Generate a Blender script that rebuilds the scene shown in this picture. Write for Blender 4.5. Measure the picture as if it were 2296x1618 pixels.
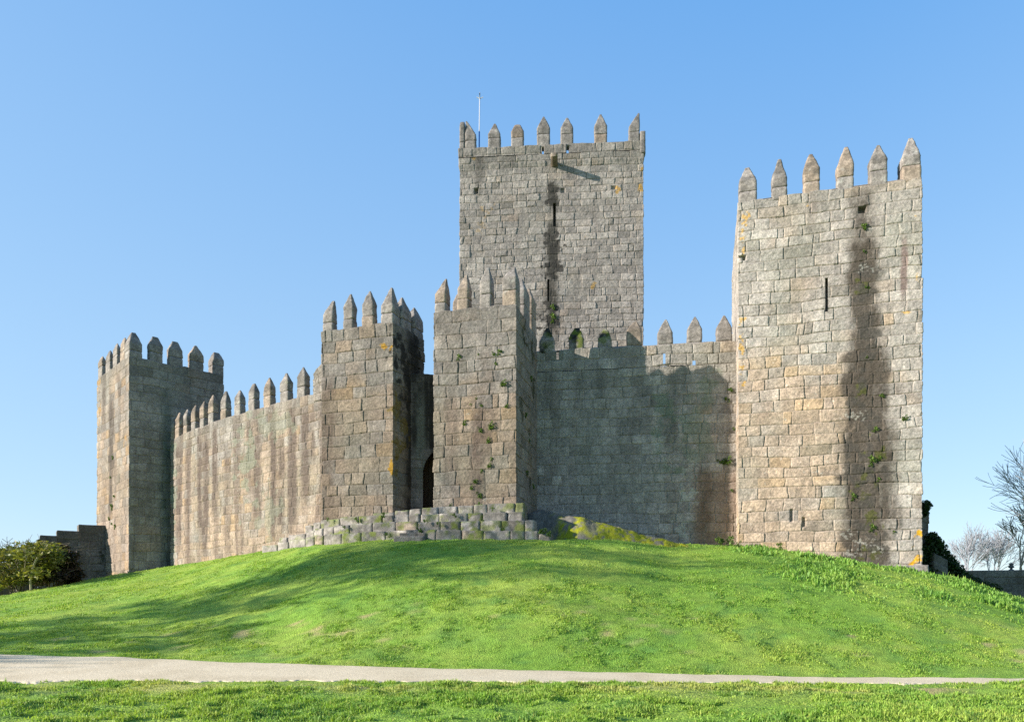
import bpy, math
import numpy as np
from mathutils import Vector, Matrix

for o in list(bpy.data.objects):
    bpy.data.objects.remove(o)
SC = bpy.context.scene
COL = SC.collection

# ------------------------------------------------------------------ camera
EYE = 1.6                      # eye height above the foreground lawn
F, CX, HZ = 1600.0, 1148.0, 1330.0   # focal length, axis and horizon, measured on a 2296 px wide view
cam_d = bpy.data.cameras.new("camera")
cam = bpy.data.objects.new("camera", cam_d)
COL.objects.link(cam)
cam.location = (0, 0, EYE)
cam.rotation_euler = (math.radians(90), 0, 0)
cam_d.sensor_width = 36.0
cam_d.sensor_fit = 'HORIZONTAL'
cam_d.lens = 36.0 * F / 2296.0
cam_d.shift_y = (HZ - 809.0) / 2296.0
cam_d.clip_end = 6000
SC.camera = cam

# ------------------------------------------------------------------ light
SUN = Vector((-3.1, -0.93, 1.134)).normalized()      # towards the sun
elev = math.asin(SUN.z)
azim = math.atan2(SUN.x, SUN.y)                      # clockwise from +Y
world = bpy.data.worlds.new("World")
SC.world = world
world.use_nodes = True
nt = world.node_tree
bg = nt.nodes['Background']
sky = nt.nodes.new('ShaderNodeTexSky')
sky.sky_type = 'NISHITA'
sky.sun_disc = False
sky.sun_elevation = elev
sky.sun_rotation = azim
sky.altitude = 200
sky.air_density = 1.0
sky.dust_density = 0.2
sky.ozone_density = 1.2
# clear-day gradient laid over the physical sky (by height above the horizon, world space)
_tc = nt.nodes.new('ShaderNodeTexCoord'); _sx = nt.nodes.new('ShaderNodeSeparateXYZ')
nt.links.new(_tc.outputs['Generated'], _sx.inputs[0])
_rp = nt.nodes.new('ShaderNodeValToRGB')
nt.links.new(_sx.outputs['Z'], _rp.inputs[0])
_el = _rp.color_ramp.elements
_stops = [(0.0, (.53, .74, .925)), (0.10, (.465, .695, .92)), (0.26, (.365, .62, .915)), (0.42, (.26, .525, .90)), (0.64, (.135, .405, .865)), (1.0, (.08, .27, .70))]
while len(_el) < len(_stops): _el.new(0.5)
for _e, (_p, _c) in zip(_el, _stops):
    _e.position = _p; _e.color = (*_c, 1)
_sc = nt.nodes.new('ShaderNodeVectorMath'); _sc.operation = 'SCALE'; _sc.inputs['Scale'].default_value = 3.3
_mr = nt.nodes.new('ShaderNodeMapRange')
_mr.inputs['From Min'].default_value = 0.35; _mr.inputs['From Max'].default_value = -0.75
_mr.inputs['To Min'].default_value = 0.0; _mr.inputs['To Max'].default_value = 0.42
nt.links.new(_sx.outputs['X'], _mr.inputs['Value'])
_pl = nt.nodes.new('ShaderNodeMix'); _pl.data_type = 'RGBA'
_pl.inputs[7].default_value = (.42, .65, .93, 1)
nt.links.new(_mr.outputs[0], _pl.inputs[0]); nt.links.new(_rp.outputs[0], _pl.inputs[6])
nt.links.new(_pl.outputs[2], _sc.inputs[0])
_mx = nt.nodes.new('ShaderNodeMix'); _mx.data_type = 'RGBA'; _mx.inputs[0].default_value = 0.85
nt.links.new(sky.outputs[0], _mx.inputs[6]); nt.links.new(_sc.outputs[0], _mx.inputs[7])
nt.links.new(_mx.outputs[2], bg.inputs[0])
bg.inputs[1].default_value = 0.15

sun_d = bpy.data.lights.new("sun", 'SUN')
sun_d.energy = 5.0
sun_d.angle = math.radians(0.5)
sun_d.color = (1.0, 0.915, 0.815)
sun = bpy.data.objects.new("sun", sun_d)
COL.objects.link(sun)
sun.rotation_euler = SUN.to_track_quat('Z', 'Y').to_euler()
sun.location = (-60, -20, 40)

SC.view_settings.view_transform = 'Standard'
SC.view_settings.look = 'None'
SC.view_settings.gamma = 1
SC.view_settings.exposure = 1.05
SC.render.engine = 'CYCLES'
SC.cycles.max_bounces = 6
SC.cycles.use_denoising = False

# ------------------------------------------------------------------ helpers
_tabs = {}
def vn(x, y, seed=0):
    """value noise 0..1, numpy"""
    if seed not in _tabs:
        _tabs[seed] = np.random.default_rng(1000 + seed).random((256, 256))
    T = _tabs[seed]
    x = np.asarray(x, float); y = np.asarray(y, float)
    ix = np.floor(x).astype(int); iy = np.floor(y).astype(int)
    fx = x - ix; fy = y - iy
    fx = fx * fx * (3 - 2 * fx); fy = fy * fy * (3 - 2 * fy)
    i0 = ix & 255; i1 = (ix + 1) & 255; j0 = iy & 255; j1 = (iy + 1) & 255
    return ((T[i0, j0] * (1 - fx) + T[i1, j0] * fx) * (1 - fy) +
            (T[i0, j1] * (1 - fx) + T[i1, j1] * fx) * fy)

def fbm(x, y, seed=0, oct=4):
    a, s, tot = 0.5, 0.0, 0.0
    x = np.asarray(x, float); y = np.asarray(y, float)
    for k in range(oct):
        s = s + a * vn(x * 2 ** k + 17.3 * k, y * 2 ** k + 5.1 * k, seed + k)
        tot += a; a *= 0.5
    return s / tot

def sst(a, b, x):
    t = np.clip((np.asarray(x, float) - a) / (b - a), 0, 1)
    return t * t * (3 - 2 * t)

def mix(a, b, t):
    t = np.asarray(t)[..., None]
    return a * (1 - t) + np.asarray(b) * t

def zat(v, Y):                       # height of a sight line v at depth Y
    return EYE + (HZ - v) / F * Y

def xat(u, Y):
    return (u - CX) / F * Y

def mk(name, V, Q=None, col=None, mat=None, parent=None, ngons=(), T=None, smooth=True, loc=None):
    """one mesh object from numpy arrays: V (n,3), Q (m,4) quads, T (k,3) triangles"""
    V = np.asarray(V, float)
    if loc is not None:
        V = V - np.asarray(loc, float)
    me = bpy.data.meshes.new(name)
    me.vertices.add(len(V))
    me.vertices.foreach_set('co', V.astype(np.float32).ravel())
    parts = []
    if Q is not None and len(Q):
        Q = np.asarray(Q, np.int32)
        parts.append((Q.ravel(), np.full(len(Q), 4, np.int32)))
    if T is not None and len(T):
        T = np.asarray(T, np.int32)
        parts.append((T.ravel(), np.full(len(T), 3, np.int32)))
    for g in ngons:
        parts.append((np.asarray(g, np.int32), np.array([len(g)], np.int32)))
    li = np.concatenate([p[0] for p in parts]); n = np.concatenate([p[1] for p in parts])
    me.loops.add(len(li)); me.loops.foreach_set('vertex_index', li)
    me.polygons.add(len(n))
    st = np.concatenate([[0], np.cumsum(n)[:-1]]).astype(np.int32)
    me.polygons.foreach_set('loop_start', st)
    me.polygons.foreach_set('loop_total', n)
    me.polygons.foreach_set('use_smooth', np.full(len(n), smooth, bool))
    if col is not None:
        a = me.color_attributes.new('col', 'FLOAT_COLOR', 'POINT')
        c = np.ones((len(V), 4), np.float32); c[:, :3] = col
        a.data.foreach_set('color', c.ravel())
    me.update(calc_edges=True)
    me.validate()
    ob = bpy.data.objects.new(name, me)
    COL.objects.link(ob)
    if mat: me.materials.append(mat)
    if parent is not None:
        ob.parent = parent
        ob.location = Vector(loc if loc is not None else (0, 0, 0)) - Vector(wloc(parent))
    elif loc is not None:
        ob.location = loc
    return ob

def wloc(o):
    p = Vector(o.location)
    while o.parent:
        o = o.parent; p += Vector(o.location)
    return p

def thing(name, label, cat, loc, group=None):
    o = bpy.data.objects.new(name, None)
    COL.objects.link(o)
    o.empty_display_size = 0.5
    o.location = loc
    o['label'] = label; o['category'] = cat
    if group: o['group'] = group
    return o

def tag(o, label, cat, group=None):
    o['label'] = label; o['category'] = cat
    if group: o['group'] = group
    return o

def N(nt, t, **kw):
    n = nt.nodes.new(t)
    for k, v in kw.items(): setattr(n, k, v)
    return n

def mat_attr(name, rough=0.92, speck=(45, 0.35), fine=(160, 0.25), bump=(60, 0.25, 0.01), spec=0.2,
             translucent=0.0, tmul=(1.15, 1.2, 0.6)):
    """surface colour from the 'col' attribute, broken up by fine grain and bump"""
    m = bpy.data.materials.new(name); m.use_nodes = True
    nt = m.node_tree; L = nt.links
    b = nt.nodes['Principled BSDF']
    b.inputs['Roughness'].default_value = rough
    b.inputs['Specular IOR Level'].default_value = spec
    at = N(nt, 'ShaderNodeAttribute'); at.attribute_name = 'col'
    c = at.outputs['Color']
    geo = N(nt, 'ShaderNodeNewGeometry')
    for sc, amt in (speck, fine):
        if amt <= 0: continue
        nz = N(nt, 'ShaderNodeTexNoise'); nz.inputs['Scale'].default_value = sc
        nz.inputs['Detail'].default_value = 3.0
        L.new(geo.outputs['Position'], nz.inputs['Vector'])
        mr = N(nt, 'ShaderNodeMapRange')
        mr.inputs['From Min'].default_value = 0.25; mr.inputs['From Max'].default_value = 0.75
        mr.inputs['To Min'].default_value = 1 - amt; mr.inputs['To Max'].default_value = 1 + amt
        L.new(nz.outputs['Fac'], mr.inputs['Value'])
        mx = N(nt, 'ShaderNodeMix', data_type='RGBA', blend_type='MULTIPLY')
        mx.inputs[0].default_value = 1
        L.new(c, mx.inputs[6]); L.new(mr.outputs[0], mx.inputs[7])
        c = mx.outputs[2]
    L.new(c, b.inputs['Base Color'])
    if bump[1] > 0:
        nz = N(nt, 'ShaderNodeTexNoise'); nz.inputs['Scale'].default_value = bump[0]
        nz.inputs['Detail'].default_value = 4.0
        L.new(geo.outputs['Position'], nz.inputs['Vector'])
        bp = N(nt, 'ShaderNodeBump'); bp.inputs['Strength'].default_value = bump[1]
        bp.inputs['Distance'].default_value = bump[2]
        L.new(nz.outputs['Fac'], bp.inputs['Height'])
        L.new(bp.outputs[0], b.inputs['Normal'])
    if translucent > 0:
        out = nt.nodes['Material Output']
        tr = N(nt, 'ShaderNodeBsdfTranslucent')
        mu = N(nt, 'ShaderNodeMix', data_type='RGBA', blend_type='MULTIPLY')
        mu.inputs[0].default_value = 1; mu.inputs[7].default_value = (*tmul, 1)
        L.new(c, mu.inputs[6]); L.new(mu.outputs[2], tr.inputs['Color'])
        ms = N(nt, 'ShaderNodeMixShader'); ms.inputs[0].default_value = translucent
        L.new(b.outputs[0], ms.inputs[1]); L.new(tr.outputs[0], ms.inputs[2])
        L.new(ms.outputs[0], out.inputs['Surface'])
    return m

M_STONE = mat_attr('granite', speck=(13, 0.30), fine=(48, 0.40), bump=(35, 0.6, 0.02))
M_ROCK = mat_attr('rock', speck=(9, 0.25), fine=(50, 0.35), bump=(25, 0.6, 0.03))
M_GROUND = mat_attr('turf_soil', speck=(5, 0.25), fine=(38, 0.45), bump=(30, 0.8, 0.05), spec=0.1)
M_PATH = mat_attr('gravel', speck=(22, 0.20), fine=(75, 0.45), bump=(45, 0.5, 0.012), spec=0.15)
M_GRASS = mat_attr('grass_blade', rough=0.55, speck=(3, 0), fine=(3, 0), bump=(1, 0, 0), spec=0.35, translucent=0.35)
M_LEAF = mat_attr('leaf', rough=0.5, speck=(3, 0), fine=(3, 0), bump=(1, 0, 0), spec=0.3, translucent=0.3)
M_BARK = mat_attr('bark', speck=(12, 0.25), fine=(60, 0.25), bump=(40, 0.4, 0.01))
M_PAINT = mat_attr('painted_metal', rough=0.4, speck=(3, 0.05), fine=(40, 0.05), bump=(1, 0, 0), spec=0.5)

# ------------------------------------------------------------------ terrain
_cu = np.array([-900, -400, 0, 130, 262, 289, 382, 500, 600, 720, 880, 1000, 1148, 1240, 1400, 1506, 1650,
                1750, 1900, 2066, 2160, 2296, 2500, 3000], float)
_cv = np.array([1400, 1365, 1336, 1313, 1288, 1284, 1269, 1250, 1235, 1220, 1210, 1209, 1208, 1209, 1213, 1218, 1223,
                1233, 1256, 1284, 1302, 1346, 1385, 1410], float)
_cy = np.array([28, 30, 33, 35, 38.6, 38, 39.0, 35.6, 33.2, 30.0, 28.4, 27.3, 27.0, 26.9, 28.5, 30.5, 29.8,
                29.3, 28.6, 27.9, 27.8, 27, 26, 25], float)
_pu = np.array([-900, 0, 250, 700, 1148, 1500, 1800, 2296, 3000], float)
_pz = np.array([0.35, 0.20, 0.14, 0.04, -0.05, -0.14, -0.24, -0.30, -0.32], float)      # far edge of the path
_pv = np.array([1440, 1465, 1472, 1490, 1501, 1510, 1516, 1518.5, 1519], float)

def path_far(u):
    z = np.interp(u, _pu, _pz); v = np.interp(u, _pu, _pv)
    return (EYE - z) * F / (v - HZ), z
YN = 12.9                                            # near edge of the path
def terrain(X, Y, rough=True):
    X = np.asarray(X, float); Y = np.asarray(Y, float)
    u = np.clip(CX + F * X / np.maximum(Y, 6.0), -900, 3000)
    yf, zf = path_far(u)
    yc = np.interp(u, _cu, _cy); vc = np.interp(u, _cu, _cv)
    zc = zat(vc, yc)
    t = np.clip((Y - yf) / (yc - yf), 0, 1)
    te = t * t / (t + 0.05) * 1.05
    S = 0.38 * te + 0.62 * (1 - (1 - te) ** 1.6)
    hill = zf + (zc - zf) * S
    edge = sst(262, 120, u) + sst(2060, 2200, u)
    hill = hill - edge * 0.10 * np.maximum(Y - yc, 0) - 0.002 * np.maximum(Y - 60, 0)
    ridge = np.interp(u, _pu, [0, 0, 0, 0.0, 0.0, -0.01, -0.025, -0.045, -0.045])
    near = ridge * sst(11.0, YN, Y)
    tp = np.clip((Y - YN) / (yf - YN), 0, 1)
    dip = sst(0, 0.45, tp) * (zf < 0) + tp * (zf >= 0)
    z = np.where(Y < YN, near, np.where(Y < yf, near + (zf - near) * dip, hill))
    z = np.maximum(z, -1.5)
    if rough:
        onp = sst(YN - 0.25, YN + 0.05, Y) * (1 - sst(-0.05, 0.3, Y - yf))
        n = (fbm(X * 0.55, Y * 0.55, 40, 3) - 0.5) * 0.10 + (fbm(X * 2.2, Y * 2.2, 44, 3) - 0.5) * 0.09 + (fbm(X * 6.5, Y * 6.5, 48, 2) - 0.5) * 0.05
        n = n + (fbm(X * 2.6, Y * 2.6, 52, 3) - 0.5) * 0.14 * sst(13.0, 12.0, Y) + (fbm(X * 1.2, Y * 1.2, 55, 3) - .5) * .12 * sst(16.5, 18, Y) * sst(27, 22, Y)
        z = z + n * (1 - onp) * sst(70, 45, Y)
    return z

GREEN = np.array([0.215, 0.365, 0.05]); YEL = np.array([0.35, 0.44, 0.075]); DGRN = np.array([0.115, 0.26, 0.05])
SOIL = np.array([0.40, 0.31, 0.15])
def turf_color(X, Y, seed=60):
    a = fbm(X * 0.35, Y * 0.35, seed, 4); b = fbm(X * 1.3, Y * 1.3, seed + 5, 4); d = fbm(X * 4.5, Y * 4.5, seed + 9, 3)
    c = mix(np.broadcast_to(GREEN, X.shape + (3,)), YEL, np.clip((0.6 * a + 0.4 * d - 0.42) * 4.2, 0, 1) * 0.85)
    c = mix(c, DGRN, np.clip((0.5 * b + 0.5 * d - 0.52) * 6, 0, 1) * 0.75)
    dry = np.exp(-((Y - 12.2) / .75) ** 2) * np.clip((fbm(X * 1.1, Y * 1.6, seed + 13, 3) - .38) * 4, 0, 1)
    c = mix(c, np.array([.46, .42, .14]), dry * .7)
    return c

def soil_mask(X, Y):
    b = fbm(X * 1.6 + 3, Y * 2.6, 71, 4); big = fbm(X * 0.14, Y * 0.14, 75, 2)
    low = np.exp(-((Y - 18.2) / 1.9) ** 2) + np.exp(-((Y - 11.9) / 0.9) ** 2)
    return np.clip((b - 0.765 + 0.085 * low + 0.05 * np.exp(-((Y - 12.3) / .6) ** 2) + 0.12 * (big - 0.5)) * 9, 0, 1) * np.clip(low * 1.3, 0, 1)

def build_ground():
    xs = np.concatenate([np.linspace(-400, -46, 24)[:-1], np.arange(-46, 46.01, 0.26), np.linspace(46, 400, 24)[1:]])
    ys = np.concatenate([np.linspace(-120, 6, 24)[:-1], np.arange(6, 45.01, 0.2), np.linspace(45, 900, 50)[1:]])
    X, Y = np.meshgrid(xs, ys)
    Z = terrain(X, Y)
    V = np.stack([X, Y, Z], -1).reshape(-1, 3)
    w, h = len(xs), len(ys)
    i = np.arange(h - 1)[:, None] * w + np.arange(w - 1)[None, :]
    Q = np.stack([i, i + 1, i + w + 1, i + w], -1).reshape(-1, 4)
    c = turf_color(X, Y) * 0.85
    c = mix(c, SOIL, soil_mask(X, Y) * 0.85)
    o = mk('grass_hill', V, Q, c.reshape(-1, 3), M_GROUND)
    o['kind'] = 'structure'
    # gravel path, a sheet just above the ground
    us = np.linspace(-700, 2900, 1200)
    yf, zf = path_far(us)
    rows = np.linspace(0, 1, 40)
    jn = (fbm(us * 0.012, us * 0, 81, 4) - 0.5) * 0.4 + (fbm(us * 0.05, us * 0 + 3, 82, 3) - .5) * .35; jf = (fbm(us * 0.012, us * 0 + 9, 85, 4) - 0.5) * 0.45
    Yp = (YN + jn)[None, :] * (1 - rows[:, None]) + (yf + jf)[None, :] * rows[:, None]
    Xp = xat(us[None, :], Yp)
    Zp = terrain(Xp, Yp, False) + 0.012 - .05 * (sst(.03, 0, rows) + sst(.97, 1, rows))[:, None]
    V = np.stack([Xp, Yp, Zp], -1).reshape(-1, 3)
    w, h = len(us), len(rows)
    i = np.arange(h - 1)[:, None] * w + np.arange(w - 1)[None, :]
    Q = np.stack([i, i + 1, i + w + 1, i + w], -1).reshape(-1, 4)
    n = fbm(Xp * 1.5, Yp * 1.5, 90, 4)
    c = mix(np.broadcast_to(np.array([0.64, 0.53, 0.36]), Xp.shape + (3,)), (0.53, 0.43, 0.28), np.clip((n - 0.4) * 2, 0, 1))
    p = mk('gravel_path', V, Q, c.reshape(-1, 3), M_PATH)
    p['kind'] = 'structure'
build_ground()

# ------------------------------------------------------------------ masonry generator
class Wall:
    """plan outline, counted left to right as seen from outside; seg = which side"""
    def __init__(s, pts):
        s.p = [np.array(q, float) for q in pts]
        s.L = [np.linalg.norm(s.p[(i + 1) % len(s.p)] - s.p[i]) for i in range(len(s.p))]
        s.c = np.concatenate([[0], np.cumsum(s.L)])
    def hit(s, seg, u):
        a = s.p[seg]; d = s.p[(seg + 1) % len(s.p)] - a
        k = (u - CX) / F
        t = (k * a[1] - a[0]) / (d[0] - k * d[1])
        q = a + d * t
        return t * s.L[seg], q
    def sz(s, seg, u, v):
        ss, q = s.hit(seg, u)
        return s.c[seg] + ss, zat(v, q[1])
    def dirn(s, seg):
        d = s.p[(seg + 1) % len(s.p)] - s.p[seg]
        return d / np.linalg.norm(d)

def masonry(wall, res, z0, ztop, dz, seed, colf, course=(0.36, 0.50), bw=(0.45, 0.98), amp=0.022,
            jdepth=0.036, gap=(0.002, 0.013), holes=(), cav=(), flare=None, top_rough=0.05, zoff=0.0):
    """closed ring of coursed, individually set stones; returns V, Q, ngons, colour"""
    rng = np.random.default_rng(seed)
    P, Nn, Sv = [], [], []
    n = len(wall.p)
    nrm = []
    for i in range(n):
        d = wall.dirn(i); nrm.append(np.array([d[1], -d[0]]))
    for i in range(n):
        k = max(2, int(round(wall.L[i] / res[i])))
        t = np.arange(k) / k
        a, b = wall.p[i], wall.p[(i + 1) % n]
        P.append(a + (b - a) * t[:, None]); Sv.append(wall.c[i] + t * wall.L[i])
        nn = np.repeat(nrm[i][None], k, 0).copy()
        m = nrm[i] + nrm[i - 1]; m /= np.linalg.norm(m)
        nn[0] = m / max(0.6, float(m @ nrm[i]))
        Nn.append(nn)
    P = np.concatenate(P); Nn = np.concatenate(Nn); Sv = np.concatenate(Sv)
    zt = ztop(Sv) if callable(ztop) else np.full(len(Sv), float(ztop))
    hmax = float(zt.max()) - z0
    nz = int(round(hmax / dz)) + 1
    tt = np.linspace(0, hmax, nz)
    S, T = np.meshgrid(Sv, tt)
    Zg = zt[None, :] - (hmax - T) * ((zt[None, :] - z0) / hmax)
    # courses, counted down from the top
    bnd = [0.0]
    while bnd[-1] < hmax + 0.6:
        bnd.append(bnd[-1] + rng.uniform(*course))
    bnd = np.array(bnd) - 0.002
    D = (hmax - T)                                     # depth below the wall top
    fade = sst(0, 0.6, D)
    Dw = D + fade * ((vn(S * 0.55, D * 0.9, seed % 50) - 0.5) * 0.13 + (vn(S * 2.1, D * 2.3, seed % 50 + 3) - 0.5) * 0.045)
    Sw = S + (vn(S * 1.6, D * 1.9, seed % 50 + 7) - 0.5) * 0.09 + (vn(S * 5, D * 5, seed % 50 + 9) - 0.5) * 0.03
    K = np.clip(np.searchsorted(bnd, Dw.ravel(), side='right') - 1, 0, len(bnd) - 2)
    dT = Dw.ravel() - bnd[K]; dB = bnd[K + 1] - Dw.ravel()
    sw = Sw.ravel()
    dL = np.zeros_like(sw); dR = np.zeros_like(sw); R = np.zeros((len(sw), 6))
    total = wall.c[-1]
    for k in np.unique(K):
        w = np.array(bw) * rng.uniform(0.85, 1.2)
        e = [-rng.uniform(0.2, 1.2)]
        while e[-1] < total + 1.2:
            e.append(e[-1] + (rng.uniform(*w) if rng.random() > 0.10 else rng.uniform(0.22, 0.40)))
        e = np.array(e)
        msk = K == k
        j = np.clip(np.searchsorted(e, sw[msk], side='right') - 1, 0, len(e) - 2)
        dL[msk] = sw[msk] - e[j]; dR[msk] = e[j + 1] - sw[msk]
        R[msk] = rng.random((len(e), 6))[j]
    hw = (dL + dR) / 2; hh = (dT + dB) / 2
    r = 0.02 + 0.05 * R[:, 5] ** 2
    qx = np.abs(dL - hw) - (hw - r); qy = np.abs(dT - hh) - (hh - r)
    d = r - (np.minimum(np.maximum(qx, qy), 0) + np.hypot(np.maximum(qx, 0), np.maximum(qy, 0)))
    chip = (fbm(S.ravel() * 7, D.ravel() * 7, seed % 40 + 11, 3) - 0.45) * 0.040
    g = gap[0] + (gap[1] - gap[0]) * R[:, 4] ** 2
    prof = sst(-0.006, 0.022, d - g - np.maximum(chip, 0) * 0.8)
    off = (R[:, 3] - 0.5) * amp + ((R[:, 0] - 0.5) * (dL - hw) * 0.05 + (R[:, 1] - 0.5) * (dT - hh) * 0.08)
    surf = (fbm(S.ravel() * 5, D.ravel() * 5, seed % 40 + 15, 4) - 0.5) * 0.036 + (fbm(S.ravel() * 17, D.ravel() * 17, seed % 40 + 17, 2) - 0.5) * 0.016
    h = prof * (off + surf) - (1 - prof) * jdepth * (0.6 + 0.5 * R[:, 4])
    bulge = (fbm(S.ravel() * 0.35, D.ravel() * 0.35, seed % 40 + 19, 2) - 0.5) * 0.05
    h = h + bulge
    zr = Zg.ravel().copy()
    for (cs, cz, ws, wz, dp) in cav:
        h -= dp * sst(1.15, 0.8, np.maximum(np.abs(S.ravel() - cs) / ws, np.abs(zr - cz) / wz))
    if flare is not None:
        h += flare(S.ravel(), zr)
    zr += sst(0.45, 0.0, D.ravel()) * ((vn(S.ravel() * 1.7, S.ravel() * 0, seed % 40 + 23) - 0.5) * 2 * top_rough
                                        + (vn(S.ravel() * 6, S.ravel() * 0, seed % 40 + 24) - 0.5) * top_rough)
    Px = np.broadcast_to(P[None], (nz,) + P.shape).reshape(-1, 2); Nx = np.broadcast_to(Nn[None], (nz,) + Nn.shape).reshape(-1, 2)
    xy = Px + Nx * h[:, None]
    V = np.concatenate([xy, zr[:, None]], 1)
    w = len(Sv)
    i = np.arange(w); jn = (i + 1) % w
    rr = np.arange(nz - 1)[:, None] * w
    Q = np.stack([rr + i, rr + jn, rr + w + jn, rr + w + i], -1).reshape(-1, 4)
    if holes:
        fs = S[:-1] + 0.5 * (np.diff(np.append(Sv, total)))[None, :]; fz = 0.5 * (Zg[:-1] + Zg[1:])
        keep = np.ones(fs.shape, bool)
        for hfun in holes:
            keep &= ~hfun(fs, fz)
        Q = Q[keep.ravel()]
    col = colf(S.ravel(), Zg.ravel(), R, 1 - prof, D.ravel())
    cap = [np.arange(w) + (nz - 1) * w]
    return V, Q, cap, col

def merge(parts):
    Vs, Qs, Ns, Cs, n = [], [], [], [], 0
    for V, Q, G, C in parts:
        Vs.append(V); Qs.append(Q + n); Cs.append(C)
        Ns += [g + n for g in G]
        n += len(V)
    return np.concatenate(Vs), np.concatenate(Qs), Ns, np.concatenate(Cs)

GREY = np.array([0.282, 0.255, 0.228]); LITE = np.array([0.40, 0.362, 0.316]); TAN = np.array([0.385, 0.282, 0.190])
OCHRE = np.array([0.44, 0.285, 0.13]); PINK = np.array([0.36, 0.275, 0.205]); DARK = np.array([0.165, 0.148, 0.122])
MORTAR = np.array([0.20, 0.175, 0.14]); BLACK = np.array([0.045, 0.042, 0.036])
LICH = np.array([0.50, 0.49, 0.43]); GRN = np.array([0.205, 0.215, 0.165]); YLICH = np.array([0.52, 0.29, 0.02]); MOSS = np.array([0.11, 0.14, 0.015])

def stone_colors(warm=0.3, tone=1.0, streaks=0.3, green=0.2, speckle=0.5, topdark=0.3, contrast=1.0, mortar=1.0, layers=()):
    """colour of weathered granite blocks; warm may be f(S, Z)"""
    def f(S, Z, R, J, D):
        w = warm(S, Z) if callable(warm) else np.full(len(S), warm)
        c = mix(np.broadcast_to(GREY, (len(S), 3)), LITE, np.clip(R[:, 0] * 0.5 + 0.9 * (fbm(S * 0.9, Z * 0.9, 97, 3) - 0.35), 0, 1))
        wv = np.clip((0.75 * R[:, 1] + 0.8 * fbm(S * 0.55 + 9, Z * 0.55, 93, 3) - 0.22 - (1 - w)) * 2.2 + 0.35 * w, 0, 1)
        tc = mix(mix(np.broadcast_to(TAN, (len(S), 3)), PINK, R[:, 2]), OCHRE, (R[:, 2] > 0.86) * 0.6)
        c = mix(c, tc, wv * 0.78)
        c = c * (1 + contrast * 0.27 * (R[:, 3] - 0.5))[:, None]
        c = mix(c, DARK, np.clip(R[:, 4] - 0.86, 0, 1) * 4.0)
        n = fbm(S * 2.6, Z * 2.6, 101, 4); n2 = fbm(S * 9, Z * 9, 105, 3)
        c = c * (0.70 + 0.60 * n)[:, None] * (0.72 + 0.56 * n2)[:, None]
        big = fbm(S * 0.45, Z * 0.45, 109, 3)
        c = mix(c, GRN * (0.8 + 0.4 * n)[:, None], np.clip((big - 0.52) * 4, 0, 1) * green)
        st = fbm(S * 2.2 + vn(S * 0.7, Z * 0.3, 113), Z * 0.13, 114, 4)
        c = mix(c, np.array([0.135, 0.10, 0.082]), np.clip((st - 0.50) * 6, 0, 1) * streaks)
        td = sst(1.5, 0.0, D) * (0.4 + 0.9 * fbm(S * 1.4, Z * 1.4, 118, 3))
        c = mix(c, np.array([0.15, 0.15, 0.12]), np.clip(td, 0, 1) * topdark)
        sp = vn(S * 16, Z * 16, 121) * vn(S * 5, Z * 5, 122)
        c = mix(c, LICH, np.clip((sp - 0.66) * 9, 0, 1) * speckle)
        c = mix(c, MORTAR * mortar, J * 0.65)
        for ly in layers:
            c = ly(c, S, Z, R, J)
        return c * tone * 0.70
    return f

def L_streak(s, w, zt, zb, k, color=(0.07, 0.062, 0.052), seed=0, soft=0.7):
    def f(c, S, Z, R, J):
        wob = (fbm(Z * 0.8, Z * 0 + seed, 130 + seed % 7, 3) - 0.5) * w * .45
        g = np.exp(-np.abs((S - s - wob + (R[:, 0] - .5) * w * .3) / w) ** 4.0)
        m = sst(zt + soft, zt - soft, Z) * sst(zb - soft, zb + soft, Z)
        t = g * m * k * (0.15 + 1.1 * fbm(S * 3.0, Z * 1.6, 133, 4) + 1.1 * fbm(S * 8.0, Z * 5.0, 137, 3)) * (0.60 + 0.7 * R[:, 2]) * (1 - .25 * J)
        return mix(c, color, np.clip(t, 0, 0.93))
    return f

def L_blob(s, z, rs, rz, k, color, seed=0, scale=5.0, thr=0.42):
    def f(c, S, Z, R, J):
        d = np.hypot((S - s) / rs, (Z - z) / rz)
        n = fbm(S * scale + seed, Z * scale, 141 + seed % 5, 4)
        t = np.clip((n - thr - 0.35 * np.clip(d - 0.4, 0, 9)) * 9, 0, 1) * (d < 2)
        return mix(c, color, t * k)
    return f

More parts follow.
